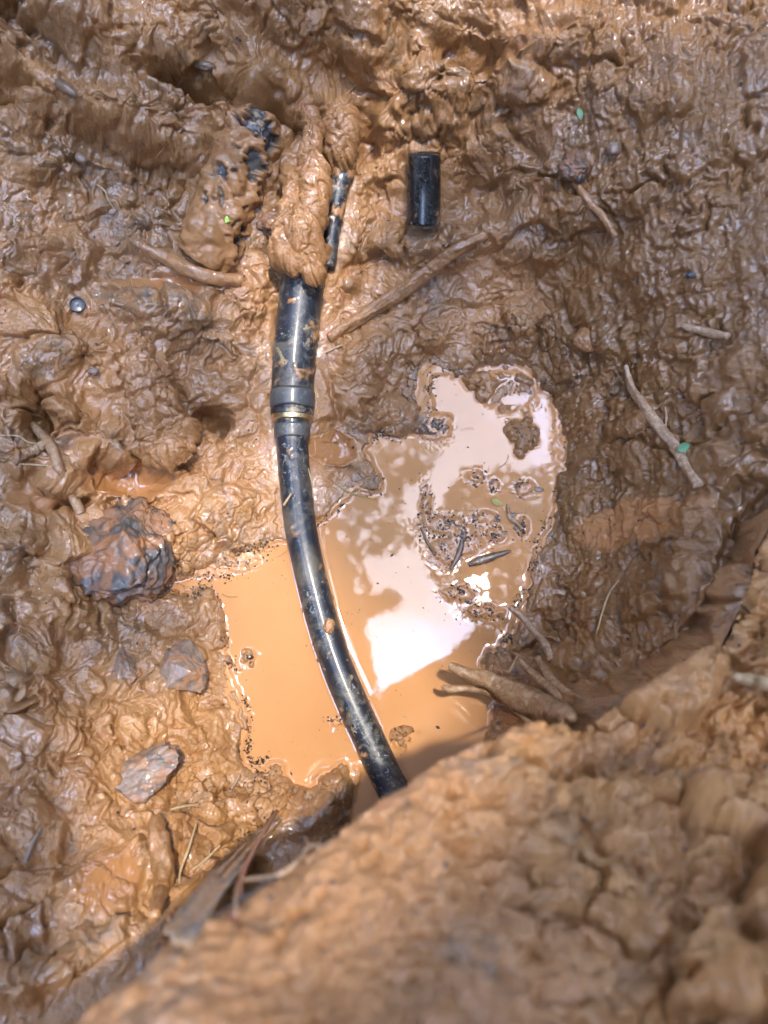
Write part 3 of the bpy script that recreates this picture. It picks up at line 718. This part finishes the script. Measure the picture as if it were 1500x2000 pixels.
o = link('mud_crusted_root', mud_tube('mud_crusted_root', [(a_+.004*math.sin(i_*2.1), b_, c_, d_*w_) for i_, ((a_, b_, c_, d_), w_) in enumerate(zip(L3, (.8, .75, .62, .66, .6, .72, .66, .8, .8)))], 260, 120, k=.5), M_mud2); tag(o, 'upright root thickly crusted with orange mud over the top of the long pipe', 'root')
mc = [(556,300,.128,8),(572,350,.138,17),(570,400,.140,20),(560,455,.136,24),(566,500,.134,22),(585,530,.126,12)]
L3 = [(*at(u, v, z), r*mpp(at(u, v, z))) for u, v, z, r in mc]
o = link('mud_strand', mud_tube('mud_strand', L3, 150, 90, k=.55, seed=9), M_mud2); tag(o, 'ragged strand of mud hanging left of the crusted root', 'clod')
mc = [(672,215,.150,24),(668,245,.146,36),(664,280,.140,34),(668,310,.132,26),(668,330,.124,16)]
L3 = [(*at(u, v, z), r*mpp(at(u, v, z))) for u, v, z, r in mc]
o = link('mud_clump', mud_tube('mud_clump', L3, 120, 100, k=.5, seed=2), M_mud2); tag(o, 'smooth wet mud clump draped over the thin pipe', 'clod')
# torn flap of mud left of root foot
mc = [(545,470,.128,16),(560,500,.125,24),(590,520,.12,26)]
L3 = [(*at(u, v, z), r*mpp(at(u, v, z))) for u, v, z, r in mc]
o = link('mud_flap', mud_tube('mud_flap', L3, 90, 70, k=.6, seed=4), M_mud2); tag(o, 'torn flap of orange mud at the foot of the crusted root', 'clod')

# slab
sl3 = [(272,668,14,.0),(284,720,26,.010),(305,780,42,.016),(328,840,52,.020),(345,885,52,.020),(352,902,40,.012)]
o = link('clay_slab', mud_tube('clay_slab', px_line(sl3), 220, 140, flat=.6, k=.75, seed=6), M_mud2)
tag(o, 'broad tongue shaped slab of mud left of the long pipe', 'clod')

# ------------------------------------------------------------------ rocks and clods
clod('clod', 242, 1085, 118, 124, .36, 20, 'large dark red brown clod bristling with rootlets left of the puddle', 'clod', M_rockred, .34, 1.6, 3, .40, 6, .60)
clod('rock', 345, 1312, 60, 64, .55, 8, 'angular grey rock with flat face beside the left shore', 'rock', M_rock, .16, 1.5, 11, .36, 6, .50)
clod('rock', 268, 1520, 96, 60, .55, 15, 'dark grey rough rock sunk in mud lower left', 'rock', M_rock, .30, 1.4, 14, .42, 6, .55)
clod('rock', 240, 1305, 30, 38, .6, 0, 'small dark lump left of the angular grey rock', 'rock', M_rock, .3, 1.5, 19, .42, 5, .55)
clod('clod', 535, 445, 26, 22, .9, 0, 'rough brown clod between the muddy pipe and the crusted root', 'clod', M_rockred, .4, 1.7, 23, .2)
clod('clod', 1145, 665, 26, 24, .7, 0, 'round bump of mud above the top of the leaning twig', 'clod', M_mud2, .2, 1.2, 29, .4)
clod('clod', 1120, 335, 26, 28, .8, 0, 'knobbly pinkish clod at the top of the thin mud coated root', 'clod', M_rockred, .4, 1.8, 31, .2)
clod('rock', 120, 168, 40, 11, .8, -35, 'smooth dark elongated stone in the upper left corner', 'rock', M_driftwood, .1, 1.2, 37, .3)
clod('rock', 400, 130, 22, 9, .8, -12, 'small dark flat stone high on the upper wall', 'rock', M_driftwood, .2, 1.2, 39, .3)
clod('rock', 160, 312, 14, 9, .8, -35, 'small oval grey stone on the grey clay patch', 'rock', M_rock, .1, 1.2, 41, .2)
clod('rock', 1198, 292, 13, 14, .7, 0, 'small square dark grey stone on the upper right wall', 'rock', M_rock, .15, 1.2, 43, .3)
clod('rock', 1352, 538, 13, 7, .7, 10, 'little dark stone right of the upper wall', 'rock', M_dark, .2, 1.2, 47, .3)
clod('rock', 1444, 1150-0, 12, 10, .7, 0, 'small dark stone near the crack on the right', 'rock', M_dark, .2, 1.2, 48, .3)
clod('rock', 183, 726, 11, 8, .7, 0, 'small grey stone beneath the bottle cap', 'rock', M_rock, .2, 1.2, 53, .3)
clod('rock', 600, 0+1210-1210+1216, 6, 5, .7, 0, 'tiny mud pellet stuck on the long pipe', 'rock', M_mud2, .2, 1.2, 55, .3, 3) if False else None
p = at(643, 1222, .0335); o = link('mud_pellet', clod_mesh('mud_pellet', (0, 0, 0), .0065, .010, .004, 0, .3, 1.5, 5, 4), M_mud2); o.location = p; tag(o, 'pellet of pale mud stuck on top of the long black pipe', 'clod')

# cap
p = hit(153, 598); k = mpp(p); cr_ = empty('bottle_cap', p); tag(cr_, 'small round dark bottle cap pressed in mud at the left', 'cap')
def lathe(name, prof, seg=40):
    vs = []; fs = []
    for r, z in prof:
        for i in range(seg): a = 2*math.pi*i/seg; vs.append((r*math.cos(a), r*math.sin(a), z))
    for j in range(len(prof)-1):
        for i in range(seg): fs.append((j*seg+i, j*seg+(i+1) % seg, (j+1)*seg+(i+1) % seg, (j+1)*seg+i))
    me = bpy.data.meshes.new(name); me.from_pydata(vs, [], fs); me.polygons.foreach_set('use_smooth', np.ones(len(fs), bool)); me.update(); return me
R0 = 15*k
d1 = link('rim', lathe('rim', [(R0, -.004), (R0, .004), (R0*.97, .005), (R0*.82, .005), (R0*.78, .003)]), M_cap, cr_)
d2 = link('disc', lathe('disc', [(R0*.8, .0028), (R0*.5, .0024), (R0*.2, .0022), (R0*.001, .0026)]), M_cap, cr_)
cr_.rotation_euler = (.25, .3, 0); cr_.location = Vector(p)+Vector((0, 0, .003))

# ------------------------------------------------------------------ sticks, twigs and roots
stick('stick', [(642,662,9,.003),(690,632,12,.005),(760,588,13,.004),(830,540,13,.006),(890,492,11,.003),(950,458,8,.0)], 'long mud coated stick lying diagonally below the short pipe end', 'stick', M_mud2, 140, 24, .55, 120)
stick('twig', [(1220,716,4,.004),(1232,760,7,.006),(1255,800,9,.008),(1290,848,9,.009),(1318,885,11,.009),(1335,915,8,.007),(1362,950,10,.004)], 'pale reddish twig leaning down the smooth right wall', 'twig', M_stick, 120, 18, .6, 160)
stick('twig', [(1293,846,2,.010),(1296,820,2.2,.010),(1294,798,1.5,.008)], 'fine side twig rising from the pale leaning twig', 'twig', M_stick, 16, 6, .2)
stick('root', [(68,832,8,.004),(100,870,11,.008),(122,920,10,.008),(140,960,10,.007),(160,1003,9,.003)], 'brown root running down to the small pool at the left edge', 'root', M_root, 70, 14, .3, 130)
stick('root', [(50,890,8,.004),(75,880,10,.006),(95,868,9,.006)], 'short side root joining the brown root at the left', 'root', M_root, 30, 12, .3, 130)
stick('rootlet', [(0,852,1.6,.003),(40,855,1.8,.008),(62,868,1.6,.012),(90,872,1.4,.008)], 'hair thin pale rootlet crossing the left edge', 'root', M_palefibre, 30, 6, .1)
stick('rootlet', [(40,908,1.5,.004),(70,910,1.6,.006),(108,912,1.4,.004)], 'short hair thin rootlet below the side root at the left', 'root', M_palefibre, 20, 6, .1)
stick('rootlet', [(190,362,1.8,.002),(208,378,2,.005),(214,396,1.8,.005),(228,412,1.5,.002)], 'thin pale curling rootlet on the grey clay patch', 'root', M_palefibre, 30, 6, .1)
stick('root', [(1120,360,8,.006),(1145,395,7,.006),(1175,430,7,.006),(1200,465,6,.004)], 'thin mud coated root slanting across the upper right wall', 'root', M_mud2, 60, 12, .4, 130)
stick('twig', [(1352,540+100,4,.004),(1330,640,5,.006),(1372,652,8,.006),(1420,660,7,.004)], 'broken pale twig jutting from the right wall', 'twig', M_stick, 40, 10, .4, 160)
stick('root', [(270,480,9,.005),(330,512,13,.008),(400,545,14,.009),(470,552,12,.006)], 'mud coated root below the muddy pipe in the upper left', 'root', M_mud2, 70, 16, .35, 110)

# root bundle under the near bank
bundle = [([(868,1302,9,.075),(905,1318,14,.078),(950,1334,18,.07),(1000,1358,24,.05),(1055,1383,28,.025),(1095,1394,22,.005),(1125,1402,9,-.012)], 'thick pale root stub reaching out over the puddle', M_root, 100, 22, .28),
 ([(857,1338,4,.060),(872,1345,7,.062),(905,1343,6,.062),(940,1350,7,.055),(985,1372,9,.035),(1040,1392,10,.02)], 'slender forked root just under the thick root stub', M_root, 60, 12, .3),
 ([(982,1192,5,.055),(1005,1210,7,.055),(1030,1238,6,.05),(1055,1262,8,.035),(1075,1290,8,.01)], 'thin root tip poking up at the right shore', M_stick, 50, 12, .4),
 ([(1002,1290,6,.05),(1030,1318,8,.045),(1065,1345,9,.035),(1090,1370,9,.02)], 'straight root above the thick root stub', M_root, 50, 12, .3),
 ([(1036,1288,7,.05),(1052,1312,9,.045),(1075,1335,9,.03),(1110,1360,10,.012)], 'stubby root right of the straight root', M_root, 50, 12, .3),
 ([(1000,1282,1.5,.04),(992,1300,2,.04),(985,1312,2,.035),(975,1308,1.5,.03)], 'wiry rootlet curling beside the straight root', M_palefibre, 30, 6, .1),
 ([(983,1380,3,.055),(1005,1395,4,.05),(1028,1414,3,.045)], 'pale wiry rootlet under the root bundle', M_palefibre, 30, 8, .15),
 ([(1072,1418,2,.04),(1082,1400,2.5,.045),(1090,1380,2,.03)], 'pale upright rootlet at the base of the root bundle', M_palefibre, 20, 6, .1),
 ([(1160,1240,1.5,.01),(1172,1195,2,.012),(1185,1160,2,.012),(1205,1135,1.4,.008)], 'fine arched rootlet on the lower right wall', M_palefibre, 30, 6, .1)]
for pts, lab, mat, n, seg, rg in bundle: stick('root', pts, lab, 'root', mat, n, seg, rg, 140, 'roots reaching out from under the near bank')
# lower left wood
wp = hit(430, 1712); wroot = empty('splintered_wood', wp); tag(wroot, 'grey brown splintered wood chunk pointing up beside the near bank', 'wood')
rw_ = random.Random(4)
for q in range(9):
    o_ = (q-4)*6.5; e = rw_.uniform(.55, 1.0) if q != 5 else 1.08; w = rw_.uniform(5, 9)
    spine = [(352, 1822, .012), (396, 1764, .022), (440, 1706, .032), (485, 1652, .038), (545, 1600, .044)]
    pts = []
    for n_, (u, v, lf) in enumerate(spine):
        tt = n_/4
        if tt > e: break
        pts.append((u+o_*.8*(1-tt*.55)+rw_.uniform(-2, 2), v+o_*.62*(1-tt*.55)+rw_.uniform(-2, 2), w*(1-tt*.55) if n_ else w*.7, lf+rw_.uniform(-.003, .004)))
    u, v, r_, lf = pts[-1]; pts.append((u+14, v-16, 1.2, lf))
    part('splinter', tube_mesh('splinter', px_line(pts), 50, 12, rough_disp(.5, 200, q), flat=.8), (M_greywood, M_root, M_greywood, M_stick)[q % 4], wroot)
stick('wood_splinter', [(316,1592,12,.022),(320,1630,21,.026),(330,1690,20,.020),(318,1740,16,.008),(300,1790,12,.0)], 'upright pale mud coated wood stub lower left', 'wood', M_mud2, 100, 26, .4, 70)
stick('root', [(545,1580,4,.02),(515,1630,5,.025),(490,1680,6,.03),(478,1730,6,.025),(468,1775,6,.02)], 'dark red root running down beside the wood chunk', 'root', M_redroot, 60, 12, .2)
stick('root', [(650,1630,3,.045),(618,1626,4,.05),(598,1650,5,.055),(560,1675,4.5,.055),(505,1688,5,.05),(485,1700,5,.045),(478,1760,5,.03)], 'thin pale forked root arching over the dark gap by the near bank', 'root', M_stick, 80, 10, .15)
stick('root', [(605,1612,1.5,.05),(612,1622,2,.05),(616,1630,2,.05)], 'short tip of the thin pale arching root', 'root', M_stick, 10, 6, .1)
stick('rootlet', [(395,1600,2,.03),(380,1650,2.5,.03),(362,1690,2.5,.02),(355,1720,2,.01)], 'thin straw coloured rootlet right of the pale wood stub', 'root', M_palefibre, 30, 8, .1)
stick('rootlet', [(440,1640,2,.03),(415,1665,2.5,.03),(385,1690,2.5,.02)], 'short straw coloured rootlet beside the wood chunk', 'root', M_palefibre, 30, 8, .1)
stick('twig', [(338,1578,2.5,.012),(362,1572,3,.012),(392,1568,2.5,.010)], 'small straw lying above the pale wood stub', 'twig', M_palefibre, 16, 6, .1)
stick('twig', [(85,1615,3,.006),(70,1645,4,.008),(55,1682,3.5,.006)], 'small grey twig on the mud at lower left', 'twig', M_greywood, 24, 8, .2)
stick('twig', [(452,1545,2,.006),(462,1528,3,.008),(470,1512,2,.006)], 'tiny grey twig near the bottom shore', 'twig', M_greywood, 16, 6, .2)
stick('root', [(1425,1322,8,.015),(1450,1330,13,.02),(1480,1335,14,.02),(1530,1345,15,.018)], 'blurred yellowish root end on the near bank at right edge', 'root', M_palefibre, 50, 16, .2)
# straws on the pipe and mud
def straight(name, u0, v0, z0, u1, v1, z1, r, label, cat, mat):
    a = at(u0, v0, z0); b = at(u1, v1, z1); k = mpp(a)
    pts = [(*(a+(b-a)*t), r*k*(1 if 0 < t < 1 else .8)) for t in (0, .1, .5, .9, 1)]
    o = link(name, tube_mesh(name, pts, 14, 8, rough_disp(.15, 300)), mat); tag(o, label, cat); return o
straight('straw', 554, 987, .050, 569, 964, .055, 2.4, 'short pale straw lying across the long pipe', 'straw', M_palefibre)
straight('straw', 602, 915, .045, 610, 948, .038, 1.2, 'thin straw along the right side of the long pipe', 'straw', M_palefibre)
stick('straw', [(637,691,1.8,.004),(652,683,2,.004),(669,676,1.8,.004)], 'short pale straw on mud right of the long pipe', 'straw', M_palefibre, 12, 6, .1)
stick('straw', [(656,945,1,.003),(680,962,1.2,.003),(712,972,1,.003),(735,978,1,.002)], 'fine green straw at the edge of the puddle', 'straw', M_yellow, 20, 6, .1)
stick('straw', [(1095,955,3.5,.004),(1108,958,4,.004),(1120,959,3.5,.004)], 'short pale stub at the right shore', 'straw', M_palefibre, 14, 8, .2) if False else None

# leaves
def leaf(u, v, l, w, rot, label, mat, tilt=.2, up=.004, z=None, curl=.25):
    p = hit(u, v) if z is None else at(u, v, z); k = mpp(p); n = 12; m = 6; vs = []; fs = []
    for i in range(n+1):
        t = i/n; wd = math.sin(math.pi*min(t*1.02, 1)**.85)*w*k
        for j in range(m+1):
            s = (j/m-.5)*2; vs.append(((t-.5)*2*l*k, s*wd, curl*w*k*(s*s) - curl*.6*l*k*(t-.5)**2*2))
    for i in range(n):
        for j in range(m): a = i*(m+1)+j; fs.append((a, a+1, a+m+2, a+m+1))
    me = bpy.data.meshes.new('leaf'); me.from_pydata(vs, [], fs); me.polygons.foreach_set('use_smooth', np.ones(len(fs), bool)); me.update()
    o = link('leaf', me, mat); md = o.modifiers.new('thickness', 'SOLIDIFY'); md.thickness = .0005
    o.location = Vector(p)+Vector((0, 0, up)); o.rotation_euler = (tilt, .1, math.radians(rot)); tag(o, label, 'leaf'); return o
leaf(441, 434, 12, 8, -15, 'tiny bright green leaf on the muddy pipe', M_green, up=.006, z=.142)
leaf(1327, 880, 16, 9, 30, 'small blue green leaf caught on the pale leaning twig', M_green2, up=.014)
leaf(1131, 228, 15, 6, -80, 'narrow faded green leaf on the upper right wall', M_green2, up=.004)
leaf(970, 982, 13, 7, -30, 'yellow leaf floating in the puddle', M_yellow, 0, .0025, z=0)
leaf(318, 768, 9, 6, 20, 'small olive leaf scrap on the mud slab', M_yellow, up=.010)
leaf(427, 428, 12, 5, -30, 'dark shrivelled leaf next to the bright green leaf', M_dark, up=.005, z=.140)

# ------------------------------------------------------------------ floating debris
def floaty(name, pts, r, label, mat, zz=.003, seg=12, n=40, rough=.3):
    L3 = [(*at(u, v, zz+dz), rp*mpp(at(u, v, 0))) for u, v, rp, dz in pts]
    o = link(name, tube_mesh(name, L3, n, seg, rough_disp(rough, 200), flat=.7), mat); tag(o, label, 'twig'); return o
floaty('bark_piece', [(916,1103,4,0),(935,1096,8,.0),(960,1088,7,.0),(985,1080,5,.0),(998,1076,2,0)], 9, 'wet bark piece floating in the debris near the right shore', M_driftwood)
floaty('twig', [(880,1112,3,0),(896,1082,6,.0),(904,1052,5,.0),(908,1030,2,0)], 8, 'dark wet stick in the middle of the floating debris', M_driftwood)
floaty('twig', [(992,985,3,0),(996,1010,4,.001),(1012,1024,3.5,.001),(1022,1045,1.5,0)], 4, 'red brown curved twig floating near the right shore', M_root)
floaty('twig', [(822,1030,2,0),(835,1060,2.4,.0),(850,1085,2,0)], 2, 'thin dark twig on the left edge of the floating debris', M_driftwood, n=20, seg=8)
floaty('twig', [(868,1018,2,0),(890,1025,2.4,.0),(915,1034,2,0)], 2, 'thin dark twig across the top of the floating debris', M_driftwood, n=20, seg=8)
floaty('twig', [(950,1004,1.6,0),(965,1008,1.8,.0),(978,1016,1.5,0)], 2, 'short dark twig above the floating bark piece', M_driftwood, n=16, seg=8)
floaty('twig', [(946,1460,1.5,0),(960,1472,1.8,.0),(968,1478,1.5,0)], 2, 'tiny dark twig floating by the bottom right shore', M_driftwood, n=16, seg=8) if False else None

# grit: shoreline + debris rafts + specks: one mass of tiny pieces
def grit():
    r = random.Random(5); vs = []; fs = []
    base = [(1, 0, 0), (-1, 0, 0), (0, 1, 0), (0, -1, 0), (0, 0, 1), (0, 0, -1)]
    tri = [(0, 2, 4), (2, 1, 4), (1, 3, 4), (3, 0, 4), (2, 0, 5), (1, 2, 5), (3, 1, 5), (0, 3, 5)]
    def add(x, y, z, s):
        b = len(vs); a = r.uniform(0, 6.28); sx, sy, sz = s*r.uniform(.7, 1.6), s*r.uniform(.6, 1), s*r.uniform(.5, .9)
        for p in base:
            X = p[0]*sx; Y = p[1]*sy; vs.append((x+X*math.cos(a)-Y*math.sin(a), y+X*math.sin(a)+Y*math.cos(a), z+p[2]*sz))
        fs.extend([(i+b, j+b, k+b) for i, j, k in tri])
    n = len(pud)
    def along(i0, i1, cnt, spread, s=.0013):
        for _ in range(cnt):
            i = r.randint(i0, i1-1); t = r.random(); a = np.array(pud[i]); b = np.array(pud[(i+1) % n]); p = a+(b-a)*t
            # clumping
            if nz((p[0], p[1], 0), 45, 3) < -.12: continue
            p = p+np.array([r.gauss(0, spread), r.gauss(0, spread)]); add(p[0], p[1], max(hgt(*p), .001)+.0003, s*r.choice((.35, .5, .6, .8, 1.3)))
    along(0, 12, 260, .003); along(12, 20, 500, .004); along(40, 56, 900, .003); along(56, 62, 420, .006); along(62, 72, 260, .003); along(72, n, 420, .004)
    for u, v, sx, sy, c in [(1010,770,50,30,110),(1012,848,22,26,40),(850,840,28,22,170),(870,1025,45,22,260),(905,1050,40,35,260),(870,1080,30,25,120),(965,1040,16,14,130),(940,1010,20,10,90),
            (900,1160,30,16,180),(945,1195,36,14,240),(1020,1030,12,20,100),(965,950,10,12,60),(1022,955,22,16,100),(930,935,18,18,100),(830,985,12,40,120),(840,1010,20,20,90),(480,1085,30,22,160),(400,1125,60,12,150),
            (390,1160,30,14,90),(490,1285,12,8,40),(660,1408,20,8,50),(780,1462,10,8,30),(520,1560,40,60,230),(540,1650,25,50,200),(480,1680,15,60,160),(1100,760,30,30,70)]:
        for _ in range(c):
            p = at(r.gauss(u, sx*.55), r.gauss(v, sy*.55), 0) if v < 1540 else hit(r.gauss(u, sx*.6), r.gauss(v, sy*.6))
            add(p[0], p[1], max(hgt(p[0], p[1]), .001)+.0003, .0012*r.choice((.35, .5, .6, .8, 1.4)))
    for _ in range(420):
        u, v = r.uniform(430, 1090), r.uniform(740, 1560); p = at(u, v, 0); 
        if hgt(p[0], p[1]) <= 0.0005: add(p[0], p[1], .0008, .0008*r.uniform(.4, 1.3))
    for _ in range(330):
        p = hit(r.uniform(0, 1500), r.uniform(0, 1750)); add(p[0], p[1], p[2]+.0003, .0022*r.uniform(.3, 1.2))
    for _ in range(260):
        p = hit(r.uniform(1080, 1200), r.uniform(600, 1150)); add(p[0], p[1], p[2]+.0005, .0011*r.uniform(.5, 1.4))
    me = bpy.data.meshes.new('grit'); me.from_pydata(vs, [], fs); me.update()
    o = link('dark_grit', me, M_dark); tag(o, 'tiny dark grit and seeds gathered along the waterline', 'grit', kind='stuff')
grit()
# rafts: low wet muddy scum lumps between the grit
def raft():
    r = random.Random(9); bmA = bmesh.new()
    for u, v, sx, sy, c in [(870,1025,40,18,16),(905,1055,36,32,22),(868,1075,26,26,12),(965,1040,14,12,9),(900,1160,26,12,12),(945,1195,32,10,16),(1020,1030,10,18,7),(965,950,8,10,5),(1022,955,20,12,9),(930,935,14,14,7),(832,985,8,34,9),(940,1015,24,10,8),(1000,1000,12,16,5)]:
        for _ in range(c//3+1):
            p = at(r.gauss(u, sx*.6), r.gauss(v, sy*.6), 0); s = r.uniform(.0016, .0042)
            m = Matrix.Translation((p[0], p[1], .0008)) @ Matrix.Rotation(r.uniform(0, 6.3), 4, 'Z') @ Matrix.Diagonal((s*r.uniform(.8, 2.6), s, s*.3, 1))
            g = bmesh.ops.create_icosphere(bmA, subdivisions=3, radius=1, matrix=m)
            for w in g['verts']:
                w.co += (w.co-Vector(p))*.45*mn.noise(w.co*280)
    me = bpy.data.meshes.new('raft'); bmA.to_mesh(me); bmA.free(); me.polygons.foreach_set('use_smooth', np.ones(len(me.polygons), bool))
    o = link('floating_scum', me, M_driftwood); tag(o, 'wet bits of rotting bark and scum floating on the puddle', 'debris', kind='stuff')
raft()
# fine fibres scattered over the mud
def fibres():
    r = random.Random(12); vs = []; fs = []
    spots = [(r.gauss(290, 70), r.gauss(1110, 60)) for _ in range(60)]+[(r.uniform(20, 1080), r.uniform(40, 1000)) for _ in range(60)]+[(r.uniform(20, 420), r.uniform(1000, 1700)) for _ in range(40)]+[(r.gauss(370, 60), r.gauss(1680, 60)) for _ in range(16)]+[(r.gauss(1060, 40), r.gauss(1290, 50)) for _ in range(20)]
    for u, v in spots:
        p = hit(u, v); a = r.uniform(0, 6.28); ln = r.uniform(.008, .032); w = r.uniform(.00025, .0006); n = 7; cv = r.uniform(-1.2, 1.2); lift = r.uniform(.002, .009); b0 = len(vs)
        x, y = p[0], p[1]
        for i in range(n):
            z = max(hgt(x, y), p[2]-.004)+.001+lift*math.sin(math.pi*i/(n-1))
            for dx, dy, dz in ((w, 0, 0), (-w*.5, w*.8, 0), (-w*.5, -w*.8, w)): vs.append((x+dx, y+dy, z+dz))
            x += math.cos(a)*ln/n; y += math.sin(a)*ln/n; a += cv/n*1.5
        for i in range(n-1):
            for k in range(3): q = b0+i*3; fs.append((q+k, q+(k+1) % 3, q+3+(k+1) % 3, q+3+k))
    me = bpy.data.meshes.new('fibres'); me.from_pydata(vs, [], fs); me.update()
    o = link('root_fibres', me, M_root); tag(o, 'hair fine root fibres scattered over the mud', 'fibre', kind='stuff')
fibres()

# ------------------------------------------------------------------ things overhead that the puddle mirrors
def leaf_mass(name, polys, H0, H1, count, size, mat, parent, seed):
    r = random.Random(seed); vs = []; fs = []
    pl = [np.array([p for p in q], float) for q in polys]
    for q, c in zip(pl, count):
        lo = q.min(0); hi = q.max(0); k = 0
        pxs = np.array([(r.uniform(lo[0], hi[0]), r.uniform(lo[1], hi[1])) for _ in range(c*3)])
        s = poly_sdf(q, pxs[:, 0], pxs[:, 1])
        for (u, v), d in zip(pxs, s):
            if d > 12+14*nz((u*.01, v*.01, 0), 2.0, 1): continue
            if math.hypot(u-SUNPX[0], v-SUNPX[1]) < 13: continue
            k += 1
            if k > c: break
            P = mirror(u, v, r.uniform(H0, H1)); l = size*r.uniform(.6, 1.3); w = l*r.uniform(.3, .45); a = r.uniform(0, 6.28); tl = r.uniform(-.5, .5); tb = r.uniform(-.5, .5)
            M = Matrix.Translation(Vector(P)) @ Matrix.Rotation(a, 4, 'Z') @ Matrix.Rotation(tl, 4, 'X') @ Matrix.Rotation(tb, 4, 'Y'); b = len(vs)
            for x, y, z in ((-l, 0, 0), (-.3*l, w, .1*w), (.4*l, w*.8, 0), (l, 0, -.15*l), (.4*l, -w*.8, 0), (-.3*l, -w, .1*w)): vs.append(tuple(M @ Vector((x, y, z))))
            fs.append(tuple(range(b, b+6)))
    me = bpy.data.meshes.new(name); me.from_pydata(vs, [], fs); me.update(); return part(name, me, mat, parent)
tree = empty('tree', (-2.3, 1.6, .6)); tag(tree, 'leafy tree overhanging the pit, seen mirrored at the left of the puddle', 'tree')
leaf_mass('crown', [[(560,700),(850,700),(842,850),(835,905),(770,950),(775,1010),(800,1050),(720,1085),(700,1130),(760,1170),(690,1210),(600,1250),(300,1250),(300,1000)]], 2.4, 2.8, [2600], .036, M_canopy, tree, 3)
def limb(pts): return tube_mesh('limb', pts, 40, 12, rough_disp(.12, 3))
part('trunk', limb([(-2.3,1.6,.4,.16),(-2.25,1.55,1.5,.13),(-2.0,1.45,2.6,.10),(-1.8,1.4,3.6,.07)]), M_bark, tree)
part('limb', limb([(-2.1,1.5,2.1,.06),(-1.5,1.2,2.6,.04),(-.8,.8,2.7,.02),(-.15,.6,2.65,.008)]), M_bark, tree)
shade_tree = empty('tree', (2.6, 1.4, .6)); tag(shade_tree, 'added leafy crown shading the right wall, seen mirrored round the sun glint', 'tree')
leaf_mass('crown', [[(872,1000),(905,942),(960,925),(1040,915),(1100,950),(1110,1200),(1000,1235),(960,1215),(900,1165),(850,1120),(835,1050)],[(1060,930),(1180,860),(1230,1300),(1090,1250)]], 2.4, 2.75, [1300, 700], .034, M_canopy, shade_tree, 5)  # added crown, extended to keep sun off the right wall
part('trunk', limb([(2.6,1.4,.4,.13),(2.55,1.35,1.6,.11),(2.4,1.3,2.8,.08),(2.3,1.25,3.6,.05)]), M_bark, shade_tree)
part('limb', limb([(2.5,1.35,2.2,.05),(1.9,1.1,2.6,.03),(1.1,.7,2.68,.018),(.6,.5,2.65,.008)]), M_bark, shade_tree)
# added sheets in an L, stand-ins for dark shapes mirrored in the puddle
blocker = empty('sky_blocker', (-1.4, -1.2, .6)); tag(blocker, 'added sky blocking sheets over the near side of the pit, seen mirrored in the puddle', 'sky_blocker')
def sheet(name, pxs, H, th=.03, out_=()):
    P = [mirror(u, v, H) for u, v in pxs]; n = len(P)
    vs = [tuple(p) for p in P]+[(p[0], p[1], p[2]+th) for p in P]
    fs = [tuple(range(n))[::-1], tuple(range(n, 2*n))]+[(i, (i+1) % n, n+(i+1) % n, n+i) for i in range(n)]
    me = bpy.data.meshes.new(name); me.from_pydata(vs, [], fs); me.update(); return part(name, me, M_blocker, blocker)
sheet('blocker_sheet', [(676,1060),(740,1345),(700,1700),(330,1700),(330,1060)], 2.5)
sheet('blocker_sheet', [(741,1349),(800,1318),(868,1284),(938,1219),(1000,1250),(1120,1290),(1100,1700),(702,1705)], 2.54)
for x, y, zt in [(*mirror(350, 1100, 2.5)[:2], 2.5), (*mirror(350, 1660, 2.5)[:2], 2.5), (*mirror(1080, 1660, 2.5)[:2], 2.54)]:
    part('blocker_post', tube_mesh('blocker_post', [(x, y, .4, .03), (x, y, 1.0, .03), (x, y, zt, .03)], 4, 8), M_post, blocker)

# added unseen trees ringing the pit, blocking low sky to sharpen the highlights
def crown_mesh(seed):
    r = random.Random(seed); bm = bmesh.new(); lobes = []
    for i in range(16):
        a = r.uniform(0, 6.28); h = r.uniform(-.2, 4.6); w = 1.25*math.sin(math.pi*min(max((h+1.2)/6.6, .05), .95))
        lobes.append((Vector((w*math.cos(a), w*math.sin(a), h)), r.uniform(.7, 1.15)))
    vs = []; fs = []
    for c, rad in lobes:
        for _ in range(420):
            d = Vector((r.gauss(0, 1), r.gauss(0, 1), r.gauss(0, 1))).normalized()*rad*r.uniform(.45, 1.05); P = c+d; l = r.uniform(.10, .2); b = len(vs)
            M = Matrix.Translation(P) @ Matrix.Rotation(r.uniform(0, 6.28), 4, 'Z') @ Matrix.Rotation(r.uniform(-1.2, 1.2), 4, 'X') @ Matrix.Rotation(r.uniform(-1.2, 1.2), 4, 'Y')
            for x, y, z in ((-l, 0, 0), (-.2*l, .45*l, .05*l), (l, 0, -.1*l), (-.2*l, -.45*l, .05*l)): vs.append(tuple(M @ Vector((x, y, z))))
            fs.append((b, b+1, b+2, b+3))
    me = bpy.data.meshes.new('crown'); me.from_pydata(vs, [], fs); me.update(); return me
crown = crown_mesh(3); trunk = tube_mesh('trunk', [(0,0,-2.2,.16),(.05,0,0,.13),(0,.08,2.5,.09),(.05,0,4,.05)], 30, 12, rough_disp(.15, 2))
sides = ['far', 'far right', 'right', 'near right', 'near', 'near left', 'left', 'far left']
for i in range(13):
    a = 2*math.pi*i/13+.2; R_ = 7.0+.7*math.sin(i*2.3)
    t = empty('tree', (R_*math.cos(a), R_*math.sin(a), 2.6)); t.rotation_euler = (0, 0, i*1.7); t.scale = (1.6, 1.6, 1.15+.12*math.sin(i*3.1))
    tag(t, 'added unseen leafy tree blocking low sky back from the rim of the pit', 'tree', 'added trees blocking low sky round the pit')
    for nm, me_, mt in (('crown', crown, M_canopy), ('trunk', trunk, M_bark)):
        o = link(nm, me_, mt); o.parent = t
